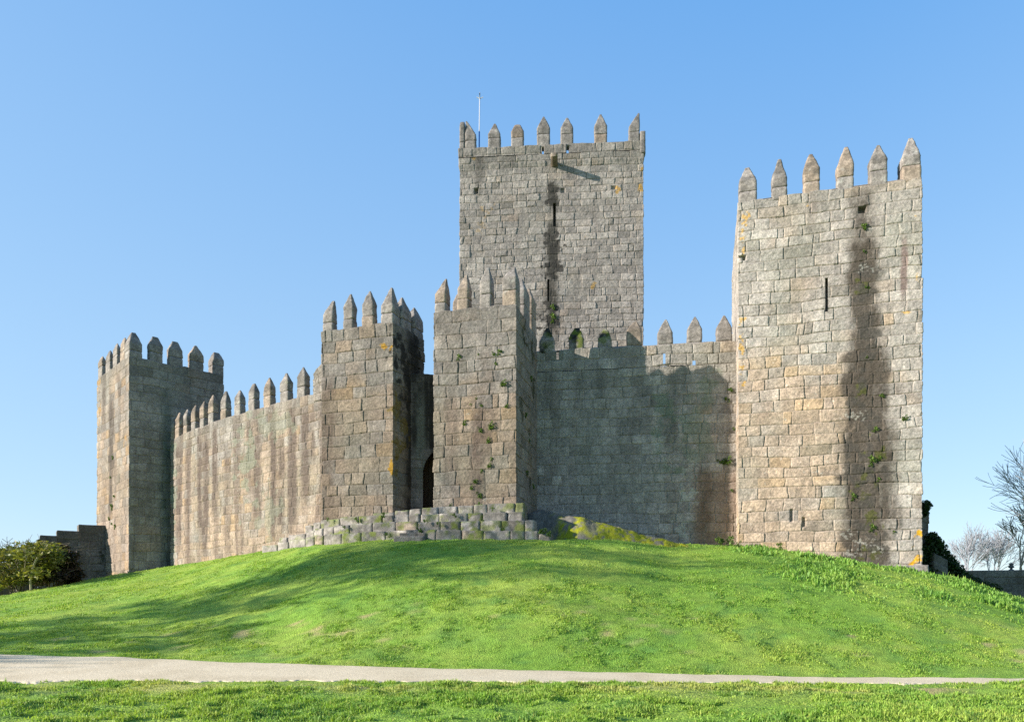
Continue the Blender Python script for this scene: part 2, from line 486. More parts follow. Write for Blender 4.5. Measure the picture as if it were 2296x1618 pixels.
# ------------------------------------------------------------------ lofted stones (merlons, caps, steps)
def loft(rows, org, a, b, seed, rough=0.018, cr=0.02, step=0.055):
    """rows: (z, a0, a1, b0, b1) rectangles stacked upwards; a, b plan axes"""
    aw = max(r[2] - r[1] for r in rows); bwid = max(r[4] - r[3] for r in rows)
    na = max(3, int(aw / step)); nb = max(3, int(bwid / step))
    ring = []
    for k in range(na): ring.append((k / na, 0.0))
    for k in range(nb): ring.append((1.0, k / nb))
    for k in range(na): ring.append((1 - k / na, 1.0))
    for k in range(nb): ring.append((0.0, 1 - k / nb))
    ring = np.array(ring)
    V = []
    zc = []
    for (z, a0, a1, b0, b1) in rows:
        A = a0 + (a1 - a0) * ring[:, 0]; B = b0 + (b1 - b0) * ring[:, 1]
        corner = ((ring[:, 0] == 0) | (ring[:, 0] == 1)) & ((ring[:, 1] == 0) | (ring[:, 1] == 1))
        ca, cb = (a0 + a1) / 2, (b0 + b1) / 2
        A = A - np.sign(A - ca) * corner * min(cr, (a1 - a0) * 0.2); B = B - np.sign(B - cb) * corner * min(cr, (b1 - b0) * 0.2)
        p = np.zeros((len(ring), 3))
        p[:, :2] = org[:2] + np.outer(A, a) + np.outer(B, b)
        p[:, 2] = z
        V.append(p); zc.append(z)
    V = np.array(V)                                   # rows x ring x 3
    w = V.shape[1]; h = V.shape[0]
    cen = V.mean(1, keepdims=True)
    d = V - cen; d[..., 2] = 0
    L = np.linalg.norm(d, axis=2, keepdims=True); d = d / np.maximum(L, 1e-4)
    x, y, z = V[..., 0], V[..., 1], V[..., 2]
    n = fbm(x * 5 + z * 3.1 + seed * 3.7, y * 5 + z * 4.3, 150 + seed % 20, 4) - 0.5
    n2 = fbm(x * 1.7 + z * 1.3 + seed, y * 1.7 - z * 1.1, 171, 2) - 0.5
    V = V + d * ((n * 2 * rough + n2 * rough * 1.5)[..., None]) * np.minimum(1, L / 0.08)
    V[..., 2] += (fbm(x * 6 + seed, y * 6, 177, 3) - 0.5) * rough * 1.2
    V = V.reshape(-1, 3)
    i = np.arange(w); j = (i + 1) % w
    rr = np.arange(h - 1)[:, None] * w
    Q = np.stack([rr + i, rr + j, rr + w + j, rr + w + i], -1).reshape(-1, 4)
    return V, Q, [np.arange(w) + (h - 1) * w, np.arange(w)[::-1]]

def crust(V, seed, tone=1.0, zlo=None, zhi=None, dark=0.35, moss=0.0, warm=0.25):
    """lichen-crusted granite for single stones"""
    rng = np.random.default_rng(seed)
    x, y, z = V[:, 0], V[:, 1], V[:, 2]
    base = GREY * rng.uniform(0.9, 1.15)
    if rng.random() < warm: base = base * 0.5 + TAN * 0.5
    p, q = x * 1.0 + y * 0.6 + seed, z * 1.0 + y * 0.3
    n = .5 * fbm(p * 4, q * 4, 181, 4) + .5 * fbm(p * 9, q * 9, 182, 3); n2 = fbm(p * 14, q * 14, 185, 3)
    c = np.broadcast_to(base, (len(V), 3)) * (0.5 + 1.0 * n)[:, None] * (0.6 + 0.8 * n2)[:, None]
    c = mix(c, LICH * 0.95, np.clip((vn(p * 13, q * 13, 189) * vn(p * 4, q * 4, 190) - 0.55) * 7, 0, 1) * 0.6)
    h = sst(zlo, zhi, z) if zhi is not None else 0.5
    c = mix(c, np.array([0.085, 0.08, 0.07]), np.clip((fbm(p * 3, q * 3, 193, 4) - 0.58 + 0.22 * h) * 5, 0, 1) * dark)
    if moss > 0:
        c = mix(c, MOSS * 1.2, np.clip((fbm(p * 4.5, q * 4.5, 197, 4) - 0.62 + 0.22 * moss) * 7, 0, 1) * min(.85, moss * 1.3))
    return c * tone * 0.72

def lerp_rows(z0, z1, f, n):
    return [(z0 + (z1 - z0) * k / n,) + f(k / n) for k in range(n + 1)]

def merlon(parent, wall, seg, spec, zb, thick=0.45, pyramid=True, seed=1, tone=1.0, moss=0.0, deep=None, inset=0.02, dark=0.35):
    """spec: uL, uR, u_tip, v_tip, v_shoulder, v_joint, tip_width(0..1); base on the wall top zb"""
    uL, uR, ut, vt, vs, vj, tw = spec
    sL, pL = wall.hit(seg, uL); sR, pR = wall.hit(seg, uR); sT, pT = wall.hit(seg, ut)
    a = wall.dirn(seg); b = np.array([-a[1], a[0]])
    Ym = pT[1]
    th = deep if deep else thick
    zt, zs, zj = zat(vt, Ym + (b[1] * th * .5 if pyramid else 0)) + .03, zat(vs, Ym), zat(vj, Ym)
    w = sR - sL; tip = min(max(sT - sL, 0.03), w - 0.03); hw = max(0.035, w * tw / 2)
    org = np.array([pL[0], pL[1], 0]) + np.append(b * inset, 0)
    th = deep if deep else thick
    zj = min(zj, zs - 0.02)
    base = lerp_rows(zb - 0.12, zj - 0.006, lambda t: (0.0, w, 0.0, th), max(3, int((zj - zb) / 0.07)))
    base[-1] = (base[-1][0], 0.015, w - 0.015, 0.015, th - 0.015)
    V, Q, G = loft(base, org, a, b, seed)
    m = mk('merlon', V, Q, crust(V, seed, tone, zb, zt, dark=dark * 0.7), M_STONE, parent, G,
           loc=(org[0], org[1], zb))
    cap = [(zj + 0.006, 0.015, w - 0.015, 0.015, th - 0.015)]
    cap += lerp_rows(zj + 0.03, zs, lambda t: (0.0, w, 0.0, th), max(2, int((zs - zj) / 0.06)))
    def up(t):
        f = t ** 1.08
        l = (tip - hw) * f; r = w - (w - tip - hw) * f
        if pyramid:
            return (max(0, l), min(w, r), th * 0.5 * f * 0.85, th - th * 0.5 * f * 0.85)
        return (max(0, l), min(w, r), 0.03 * f, th - 0.03 * f)
    cap += lerp_rows(zs, zt, up, max(4, int((zt - zs) / 0.05)))[1:]
    V, Q, G = loft(cap, org, a, b, seed + 7, rough=0.030)
    mk('capstone', V, Q, crust(V, seed + 3, tone, zb, zt, dark=dark, moss=moss), M_STONE, m, G, loc=(org[0], org[1], zj))
    return m

def jamb(parent, wall, seg, s0, s1, z0, z1, depth, tone=1.0):
    """the stone lining of an arrow slit: four jamb faces and a back"""
    a = wall.dirn(seg); b = np.array([-a[1], a[0]])
    p = wall.p[seg]
    def pt(s, d, z): q = p + a * s + b * d; return (q[0], q[1], z)
    e = 0.05
    V = [pt(s0, -0.0 + e, z0), pt(s1, e, z0), pt(s1, e, z1), pt(s0, e, z1),
         pt(s0, depth, z0), pt(s1, depth, z0), pt(s1, depth, z1), pt(s0, depth, z1)]
    Q = [(0, 1, 5, 4), (1, 2, 6, 5), (2, 3, 7, 6), (3, 0, 4, 7), (4, 5, 6, 7)]
    c = np.tile(GREY * tone, (8, 1))
    return mk('arrow_slit', V, Q, c, M_STONE, parent, smooth=False, loc=pt((s0 + s1) / 2, 0, z0))

def rect_hole(s0, s1, z0, z1):
    return lambda s, z: (s > s0) & (s < s1) & (z > z0) & (z < z1)

# ------------------------------------------------------------------ right tower
def build_right_tower():
    W = Wall([(11.3, 36.7), (9.51, 30.0), (16.2, 28.17), (18.0, 34.9)])
    ZT = 18.04
    t = thing('wall_tower', 'tall pale square tower on the right with six pointed merlons and a dark stained band', 'tower', (9.51, 30.0, 3.5))
    f = lambda u, v: W.sz(1, u, v)
    sA, zA = f(1850.5, 622); sB, zB = f(1856.5, 698)
    lay = []
    for (u, w, v0, v1, k, sd) in [(1936, 0.45, 420, 660, 0.5, 7), (1938, 0.56, 540, 900, 1.05, 1), (1942, 0.84, 790, 1275, 1.2, 2), (1915, 0.28, 830, 1250, 0.8, 3),
                                  (1990, 0.45, 960, 1200, 0.55, 4), (1935, 0.3, 430, 600, 0.35, 5)]:
        s, zt = f(u, v0); _, zb = f(u, v1)
        lay.append(L_streak(s, w, zt, zb, k, seed=sd, color=(0.066, 0.054, 0.042)))
    s, zt = f(2027, 545); lay.append(L_streak(s, 0.13, zt, f(2027, 665)[1], 0.9, color=(0.17, 0.125, 0.11), seed=8))
    s, zt = f(1820, 430); lay.append(L_streak(s, 0.2, zt, f(1820, 500)[1], 0.4, color=(0.15, 0.12, 0.10), seed=9))
    for (u, v, rs, rz) in [(1672, 490, .22, .5), (1665, 530, .25, .4), (1668, 560, .2, .4), (1665, 720, .25, .4), (1664, 770, .2, .5),
                           (1664, 830, .2, .4), (1668, 870, .2, .3), (1812, 459, .14, .14), (2055, 625, .2, .25), (2050, 480, .25, .15), (2030, 700, .25, .1)]:
        s, z = f(u, v); lay.append(L_blob(s, z, rs * .8, rz * .8, 0.6, YLICH, seed=int(u) % 9, scale=8, thr=.46))
    for (u, v, rs, rz) in [(2055, 1250, .35, .35), (2060, 1200, .2, .3)]:
        s, z = f(u, v); lay.append(L_blob(s, z, rs, rz, 1.0, YLICH, seed=3, scale=4, thr=.36))
    for (u, v, rs, rz) in [(1940, 1090, .5, .7), (1950, 1165, .5, .5), (1930, 880, .3, .5), (1935, 640, .3, .4), (1960, 1010, .5, .5), (1945, 1235, .6, .3)]:
        s, z = f(u, v); lay.append(L_blob(s, z, rs, rz, 0.8, np.array([.06, .065, .015]), seed=int(v) % 9, scale=4))
    for (u, v) in [(1935, 610), (1942, 660), (1936, 720), (1945, 760), (1938, 800), (1955, 860), (1930, 900), (1950, 950), (1925, 1000), (1965, 1060), (1915, 1060), (1945, 1130), (1920, 1180), (1960, 1220)]:
        s, z = f(u, v); lay.append(L_blob(s, z, .55, .5, .75, np.array([.055, .05, .042]), seed=v % 9, scale=3.5, thr=.40))
    for (u, v) in [(1900, 1195), (1935, 1215), (1970, 1235), (1910, 1240), (1945, 600), (1915, 930)]:
        s, z = f(u, v); lay.append(L_blob(s, z, .5, .3, 0.3, LICH, seed=int(u) % 9, scale=11, thr=.5))
    warm = lambda S, Z: 0.14 + 0.66 * sst(13.5, 9.5, Z) * sst(f(1960, 900)[0], f(1880, 900)[0], S)
    col = stone_colors(warm=warm, streaks=0.12, green=0.35, speckle=0.35, topdark=0.25, tone=1.45, contrast=0.9, layers=lay)
    cav = [(f(1934, 470)[0], f(1934, 470)[1], .14, .12, .22), (f(1660, 579)[0], f(1660, 579)[1], .22, .10, .2),
           (f(1775, 1155)[0], f(1775, 1155)[1], .06, .25, .12), (f(1803, 1170)[0], f(1803, 1170)[1], .06, .2, .1)]
    V, Q, G, C = masonry(W, (0.09, 0.021, 0.3, 0.4), 1.2, ZT, 0.021, 11, col, course=(0.40, 0.50), bw=(0.5, 1.1),
                         holes=[rect_hole(sA, sB, zB, zA)], cav=cav)
    mk('stone_wall', V, Q, C, M_STONE, t, G, loc=(9.51, 30.0, 3.5))
    jamb(t, W, 1, sA - W.c[1] - .02, sB - W.c[1] + .02, zB - .03, zA + .03, 0.5, tone=1.3)
    specs = [(1657, 1697.3, 1676, 379, 404, 428, .22), (1730.7, 1765.3, 1749, 359, 397, 418, .2), (1802, 1838.7, 1819.7, 348, 377, 406, .18),
             (1877.5, 1915.5, 1899.6, 332, 368.6, 394, .16), (1950.6, 1991, 1972, 327.8, 357, 381, .16), (2023.6, 2067, 2048, 312.5, 348, 369, .25)]
    for k, sp in enumerate(specs):
        c = k in (0, 5)
        merlon(t, W, 1, sp, ZT, deep=0.78 if c else None, seed=20 + k, tone=1.1, dark=0.55)
    # a plinth stone under the right corner
    q = W.p[2]
    rows = lerp_rows(2.0, 2.72, lambda x: (0, 0.9, 0, 0.6), 8)
    V, Q, G = loft(rows, np.array([q[0] - 0.75, q[1] - 0.02, 0]), W.dirn(1), np.array([-W.dirn(1)[1], W.dirn(1)[0]]), 5)
    mk('plinth_stone', V, Q, crust(V, 5), M_STONE, t, G, loc=(q[0], q[1], 2.2))
    return W
W_RT = build_right_tower()

# ------------------------------------------------------------------ left tower
def build_left_tower():
    W = Wall([(-24.55, 42.2), (-20.4, 38.0), (-16.8, 41.6), (-20.95, 45.8)])
    ZT = 14.28
    t = thing('wall_tower', 'far left square tower with a sunlit left side and a shaded right side', 'tower', (-20.4, 38, 2.7))
    f = lambda u, v: W.sz(0, u, v); g = lambda u, v: W.sz(1, u, v)
    lay = []
    for (u, w, v0, v1, k, sd) in [(250, .5, 880, 1060, .8, 1), (247, .35, 1000, 1150, .8, 2), (233, .35, 830, 960, .5, 3), (268, .3, 850, 980, .5, 4)]:
        s, zt = f(u, v0); lay.append(L_streak(s, w, zt, f(u, v1)[1], k, seed=sd, color=(.10, .082, .068)))
    for (u, v) in [(219, 860), (280, 990), (222, 930)]:
        s, z = f(u, v); lay.append(L_blob(s, z, .5, .6, .6, np.array([.42, .24, .06]), seed=int(v) % 7, scale=3))
    s, z = g(374, 1100); lay.append(L_streak(s, .3, g(374, 880)[1], z - 5, .5, color=(.10, .13, .115), seed=5, soft=1.5))
    mid = W.c[1]
    warm = lambda S, Z: np.where(S < mid, 0.45 + 0.5 * sst(12, 7, Z), 0.18 + 0.2 * sst(8, 4, Z))
    col = stone_colors(warm=warm, streaks=0.3, green=0.15, speckle=0.25, topdark=0.35, tone=1.0, layers=lay)
    V, Q, G, C = masonry(W, (0.032, 0.032, 0.4, 0.4), 1.2, ZT, 0.032, 23, col, course=(0.42, 0.54), bw=(0.55, 1.15))
    mk('stone_wall', V, Q, C, M_STONE, t, G, loc=(-20.4, 38, 2.7))
    left = [(218.5, 227.5, 223, 801, 811, 822, .4), (235.5, 245, 240, 788, 798, 812, .4), (251.5, 261, 256, 772, 783, 797, .4), (268, 278, 273, 759, 770, 786, .4)]
    for k, sp in enumerate(left):
        merlon(t, W, 0, sp, ZT, seed=40 + k, thick=.24)
    right = [(289.5, 320, 304.8, 747, 769, 786, .3), (336.5, 366, 351.5, 756.7, 773, 790, .42), (381, 411, 396, 767, 783, 800, .4),
             (428, 457.6, 443, 776, 795, 810, .15), (479, 502.5, 491.5, 792, 805, 819, .5)]
    for k, sp in enumerate(right):
        c = k in (0, 4)
        merlon(t, W, 1, sp, ZT, deep=.8 if c else None, seed=50 + k, thick=.5)
    return W
W_LT = build_left_tower()

# ------------------------------------------------------------------ left curtain wall
def build_left_curtain():
    us = [382, 420, 470, 550, 640, 718]; ys = [38.9, 37.5, 36.1, 34.4, 32.75, 31.35]
    top = {382: 984, 400: 978, 435: 962, 477: 946, 537: 927, 606: 907, 642: 897, 678: 887, 703: 881, 718: 878}
    front = [(xat(u, y), y) for u, y in zip(us, ys)]
    # smooth the front line
    tt = np.linspace(0, 5, 26)
    fx = np.interp(tt, range(6), [p[0] for p in front]); fy = np.interp(tt, range(6), [p[1] for p in front])
    for _ in range(30):
        fx[1:-1] = .5 * fx[1:-1] + .25 * (fx[:-2] + fx[2:]); fy[1:-1] = .5 * fy[1:-1] + .25 * (fy[:-2] + fy[2:])
    pts = [(-18.3, 40.2)] + list(zip(fx, fy)) + [(-7.75, 31.1), (-7.4, 32.2)]
    W = Wall(pts)
    nfront = len(fx)
    # wall-top height along the ring
    ku = np.array(sorted(top)); kz = []
    P = np.array(W.p)
    uu = CX + F * P[:, 0] / P[:, 1]
    zr = zat(np.interp(uu, ku, [top[k] for k in ku]), P[:, 1])
    zr[0] = zr[1]; zr[-1] = zr[-2] = zr[-3]
    for _ in range(6): zr[2:-3] = .5 * zr[2:-3] + .25 * (zr[1:-4] + zr[3:-2])
    sk = np.append(W.c[:-1], W.c[-1]); zk = np.append(zr, zr[0])
    ztop = lambda S: np.interp(S, sk, zk)
    t = thing('curtain_wall', 'curving sunlit castle wall on the left with brown streaks below its merlons', 'castle wall', (xat(550, 34.45), 34.45, 3.5))
    sA, sB = W.c[1], W.c[nfront]
    lay = []
    rng = np.random.default_rng(7)
    def at(u, v):
        for i in range(1, nfront + 1):
            s, q = W.hit(i, u)
            if -0.01 <= s <= W.L[i] + .01: return W.c[i] + s, zat(v, q[1])
        return W.c[nfront], 5
    for (u, w, v0, v1, k, sd) in [(400, .35, 980, 1180, .6, 1), (447, .22, 960, 1140, .9, 2), (460, .3, 990, 1200, .7, 3), (480, .2, 960, 1120, .8, 4), (577, .3, 930, 1130, .7, 5),
                                  (612, .2, 930, 1160, .9, 6), (655, .3, 910, 1140, .9, 7), (683, .3, 905, 1090, .8, 8), (510, .3, 1000, 1210, .5, 9), (630, .25, 960, 1150, .6, 10), (560, .25, 940, 1060, .5, 11),
                                  (420, .3, 1000, 1230, .5, 12), (700, .2, 905, 1000, .6, 13)]:
        s, zt = at(u, v0); lay.append(L_streak(s, w, zt, at(u, v1)[1] - .8, k * 1.0, seed=sd, color=(.13, .10, .082)))
    for (u, v, rs, rz, k) in [(550, 1030, .9, 2.2, .6), (390, 1100, .35, 3, .7), (600, 1150, 1, 1.2, .4), (620, 950, 1.5, .6, .4)]:
        s, z = at(u, v); lay.append(L_blob(s, z, rs, rz, k, np.array([.225, .25, .185]), seed=int(u) % 7, scale=2.2, thr=.36))
    warm = lambda S, Z: 0.36 + 0.5 * sst(10, 7, Z)
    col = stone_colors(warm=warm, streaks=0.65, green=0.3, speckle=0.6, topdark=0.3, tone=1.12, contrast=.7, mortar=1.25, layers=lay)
    res = [0.3] + [0.028] * (nfront - 1) + [0.028, .4, .4]
    V, Q, G, C = masonry(W, res, 1.8, ztop, 0.028, 31, col, course=(0.36, 0.46), bw=(0.36, 0.72), amp=.02)
    mk('stone_wall', V, Q, C, M_STONE, t, G, loc=(xat(550, 34.45), 34.45, 3.5))
    # raised end against the gate tower
    s0, a = W.hit(nfront, 703)
    i0 = None
    for i in range(1, nfront + 1):
        s, q = W.hit(i, 703)
        if -0.01 <= s <= W.L[i] + .01: i0, q0 = i, q
    d = W.dirn(i0); b = np.array([-d[1], d[0]])
    q1 = q0 + d * 0.75
    E = Wall([q0 + b * .9, q0 - b * 0.03, q1 - b * 0.03, q1 + b * .9])
    zt0 = zat(836, q0[1]); zt1 = zat(806, q1[1])
    se = np.append(E.c[:-1], E.c[-1])
    colE = stone_colors(warm=.4, streaks=.2, green=.3, speckle=.5, topdark=.3)
    V, Q, G, C = masonry(E, (.2, .026, .1, .2), zat(900, q0[1]), lambda S: np.interp(S, se, [zt0, zt0, zt1, zt1, zt0]), .026, 33, colE, bw=(.4, .7))
    mk('raised_end', V, Q, C, M_STONE, t, G, loc=(q0[0], q0[1], zt0 - 1))
    specs = [(663.5, 682.3, 673, 824.5, 843, 866, .12), (625.7, 644.3, 635, 838, 857, 877, .2), (589, 605.3, 597, 848, 867, 886.5, .2), (554.5, 569.3, 562, 861.5, 877, 894, .35),
             (522.9, 537.4, 530, 876, 890, 906, .3), (492.4, 505.4, 499, 878, 900, 916.5, .3), (464.5, 477, 471, 886.5, 904, 925, .15), (445.7, 455.7, 451, 900, 914, 937, .2),
             (426.5, 436.5, 431.5, 909, 923, 945, .25), (408.7, 417.9, 413, 919, 933, 953, .25), (391, 400.4, 396, 926, 940, 958, .25), (381.5, 387.5, 384.5, 937, 950, 963, .4)]
    for k, sp in enumerate(specs):
        um = .5 * (sp[0] + sp[1])
        for i in range(1, nfront + 1):
            s, q = W.hit(i, um)
            if -0.01 <= s <= W.L[i] + .01: break
        merlon(t, W, i, sp, float(ztop(W.c[i] + s)) - .03, seed=70 + k, thick=.34, tone=1.02, dark=.6, moss=.15 if k in (1, 3) else 0)
    return W
W_LC = build_left_curtain()

# ------------------------------------------------------------------ gate towers
def build_gate_left():
    W = Wall([(-7.2, 33.4), (-8.28, 31.0), (-5.0, 30.0), (-3.95, 32.2)])
    ZT = 13.02
    t = thing('gate_tower', 'narrow gate tower left of the dark gateway with a black stained shaded side', 'tower', (-5, 30, 4.9))
    g = lambda u, v: W.sz(2, u, v); f = lambda u, v: W.sz(1, u, v)
    lay = []
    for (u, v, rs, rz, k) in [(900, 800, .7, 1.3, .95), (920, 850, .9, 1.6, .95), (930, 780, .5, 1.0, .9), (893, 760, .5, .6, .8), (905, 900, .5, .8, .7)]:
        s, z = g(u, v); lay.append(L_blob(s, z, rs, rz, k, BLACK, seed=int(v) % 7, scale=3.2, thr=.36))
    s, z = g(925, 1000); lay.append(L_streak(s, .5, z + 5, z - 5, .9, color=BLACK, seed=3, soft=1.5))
    for (u, v, rs, rz) in [(888, 920, .35, .6), (908, 975, .4, .9), (885, 1055, .35, .7), (890, 1000, .3, .6)]:
        s, z = g(u, v); lay.append(L_blob(s, z, rs, rz, .7, np.array([.24, .17, .03]), seed=int(v) % 5, scale=3, thr=.38))
    for (u, v, rs, rz) in [(862, 777, .2, .14), (877, 1055, .12, .4), (878, 780, .1, .2)]:
        s, z = f(u, v); lay.append(L_blob(s, z, rs, rz, .85, YLICH, seed=int(v) % 5, scale=6, thr=.38))
    s, z = f(735, 1000); lay.append(L_streak(s, .35, z + 3, z - 3.5, .5, color=(.15, .11, .085), seed=4))
    warm = lambda S, Z: 0.36 + 0.5 * sst(11.6, 9.2, Z)
    col = stone_colors(warm=warm, streaks=0.16, green=0.35, speckle=0.3, topdark=0.25, tone=.84, layers=lay)
    V, Q, G, C = masonry(W, (.1, .022, .024, .4), 3.3, ZT, .022, 43, col, course=(.46, .58), bw=(.48, 1.05))
    mk('stone_wall', V, Q, C, M_STONE, t, G, loc=(-5, 30, 4.9))
    sp = [(722, 746, 742, 676.7, 703, 721, .2), (768, 791, 781, 661, 688, 714, .15), (809.6, 837, 824, 654.5, 681, 707.7, .15), (853, 881, 870, 647, 683, 701, .1)]
    for k, s in enumerate(sp):
        c = k in (0, 3)
        merlon(t, W, 1, s, ZT, deep=.7 if k == 3 else None, seed=90 + k, thick=.40)
    sp = [(903, 924, 913, 669, 697, 718, .1), (930, 951, 940, 691, 716, 740, .1)]
    for k, s in enumerate(sp):
        merlon(t, W, 2, s, ZT, seed=96 + k, thick=.5)
    return W
def build_gate_right():
    W = Wall([(-2.3, 34.07), (-3.285, 29.87), (0.18, 29.0), (1.16, 33.2)])
    ZT = 13.38
    t = thing('gate_tower', 'narrow gate tower right of the dark gateway with ferns growing from its joints', 'tower', (0.18, 29, 4.9))
    f = lambda u, v: W.sz(1, u, v); g = lambda u, v: W.sz(2, u, v)
    lay = []
    s, z = f(1150, 672); lay.append(L_blob(s, z, .35, .25, .9, BLACK, seed=2, scale=3, thr=.3))
    for (u, v, k) in [(1070, 1010, .5), (1090, 900, .35), (1010, 1000, .35)]:
        s, z = f(u, v); lay.append(L_streak(s, .3, z + 2.2, z - 2.2, k, color=(.16, .12, .095), seed=int(u) % 8))
    for (u, v, rs, rz) in [(1180, 760, .7, .6), (1195, 800, .7, .8), (1175, 740, .4, .6), (1170, 930, .5, .9), (1190, 990, .6, .7), (1185, 1080, .6, .9), (1195, 880, .5, .8)]:
        s, z = g(u, v); lay.append(L_blob(s, z, rs, rz, .75, np.array([.05, .055, .018]), seed=int(v) % 7, scale=3, thr=.42))
    warm = lambda S, Z: 0.24 + 0.6 * sst(11.4, 8.8, Z) * (S < W.c[2])
    col = stone_colors(warm=warm, streaks=0.14, green=0.45, speckle=0.45, topdark=0.15, tone=.86, layers=lay)
    V, Q, G, C = masonry(W, (.1, .022, .028, .4), 3.3, ZT, .022, 57, col, course=(.46, .58), bw=(.5, 1.1))
    mk('stone_wall', V, Q, C, M_STONE, t, G, loc=(.18, 29, 4.9))
    sp = [(973.7, 999, 994.5, 627, 657, 677, .12), (1024, 1050, 1042, 618, 645, 668, .15), (1074, 1101, 1090, 603, 628, 658, .18), (1126, 1158, 1149, 600, 620, 649, .15)]
    for k, s in enumerate(sp):
        merlon(t, W, 1, s, ZT, deep=.65 if k in (0, 3) else None, seed=110 + k, thick=.5, tone=1.1)
    sp = [(1178.5, 1189.5, 1183, 627, 655, 690, .2), (1195, 1203.5, 1199, 650, 676, 712, .2)]
    for k, s in enumerate(sp):
        merlon(t, W, 2, s, ZT, seed=116 + k, thick=.5)
    merlon(t, W, 0, (1017.5, 1013.5, 1015.5, 662, 684, 704, .3), ZT, seed=119, thick=.4)
    return W
W_GA = build_gate_left()
W_GB = build_gate_right()

# ------------------------------------------------------------------ gateway wall between the towers
def build_gate_wall():
    W = Wall([(-4.3, 32.6), (-4.6, 31.2), (-2.7, 31.45), (-2.3, 32.6)])
    ZT = zat(839, 31.35)
    t = thing('gate_wall', 'dark recessed wall with a pointed gateway between the two gate towers', 'castle wall', (-3.6, 31.3, 4.9))
    f = lambda u, v: W.sz(1, u, v)
    s0, _ = f(948, 1100); zsp = zat(1063, 31.3); wdt = 1.35
    def hole(s, z):
        x = s - s0
        # pointed arch, springing at zsp
        r = wdt * 0.95
        inside = (x > 0) & (x < wdt) & (z < zsp)
        dl = np.hypot(x - r, z - zsp); dr = np.hypot(x - (wdt - r), z - zsp)
        arch = (z >= zsp) & (dl < r) & (dr < r)
        return (inside | arch) & (s < W.c[2])
    lay = [L_streak(f(935, 900)[0], .25, ZT + 1, ZT - 3, .9, color=BLACK, seed=2), L_streak(f(955, 900)[0], .12, ZT + 1, ZT - 3, 1.1, color=BLACK, seed=5),
           L_streak(f(966, 930)[0], .10, ZT + 1, ZT - 3.3, 1.0, color=BLACK, seed=6), L_streak(f(944, 960)[0], .2, ZT - 1, ZT - 5, .7, color=(.22, .23, .19), seed=7)]
    col = stone_colors(warm=.1, streaks=.4, green=.3, topdark=.4, tone=.8, layers=lay)
    V, Q, G, C = masonry(W, (.2, .026, .2, .3), 3.3, ZT, .026, 61, col, holes=[hole])
    mk('stone_wall', V, Q, C, M_STONE, t, G, loc=(-3.6, 31.3, 4.9))
    # timber gate leaf set back in the opening
    a = W.dirn(1); b = np.array([-a[1], a[0]])
    o0 = W.p[1] + a * (s0 - W.c[1] + .05) + b * .75
    parts = []
    for k in range(7):
        rows = lerp_rows(4.5, zsp + 1.2, lambda x: (0, .19, 0, .08), 6)
        V, Q, G = loft(rows, np.append(o0 + a * k * .195, 0), a, b, k, rough=.004, cr=.01)
        parts.append((V, Q, G, np.tile(np.array([.06, .045, .03]), (len(V), 1))))
    V, Q, G, C = merge(parts)
    mk('gate_leaf', V, Q, C, M_BARK, t, G, loc=(o0[0], o0[1], 4.6))
build_gate_wall()

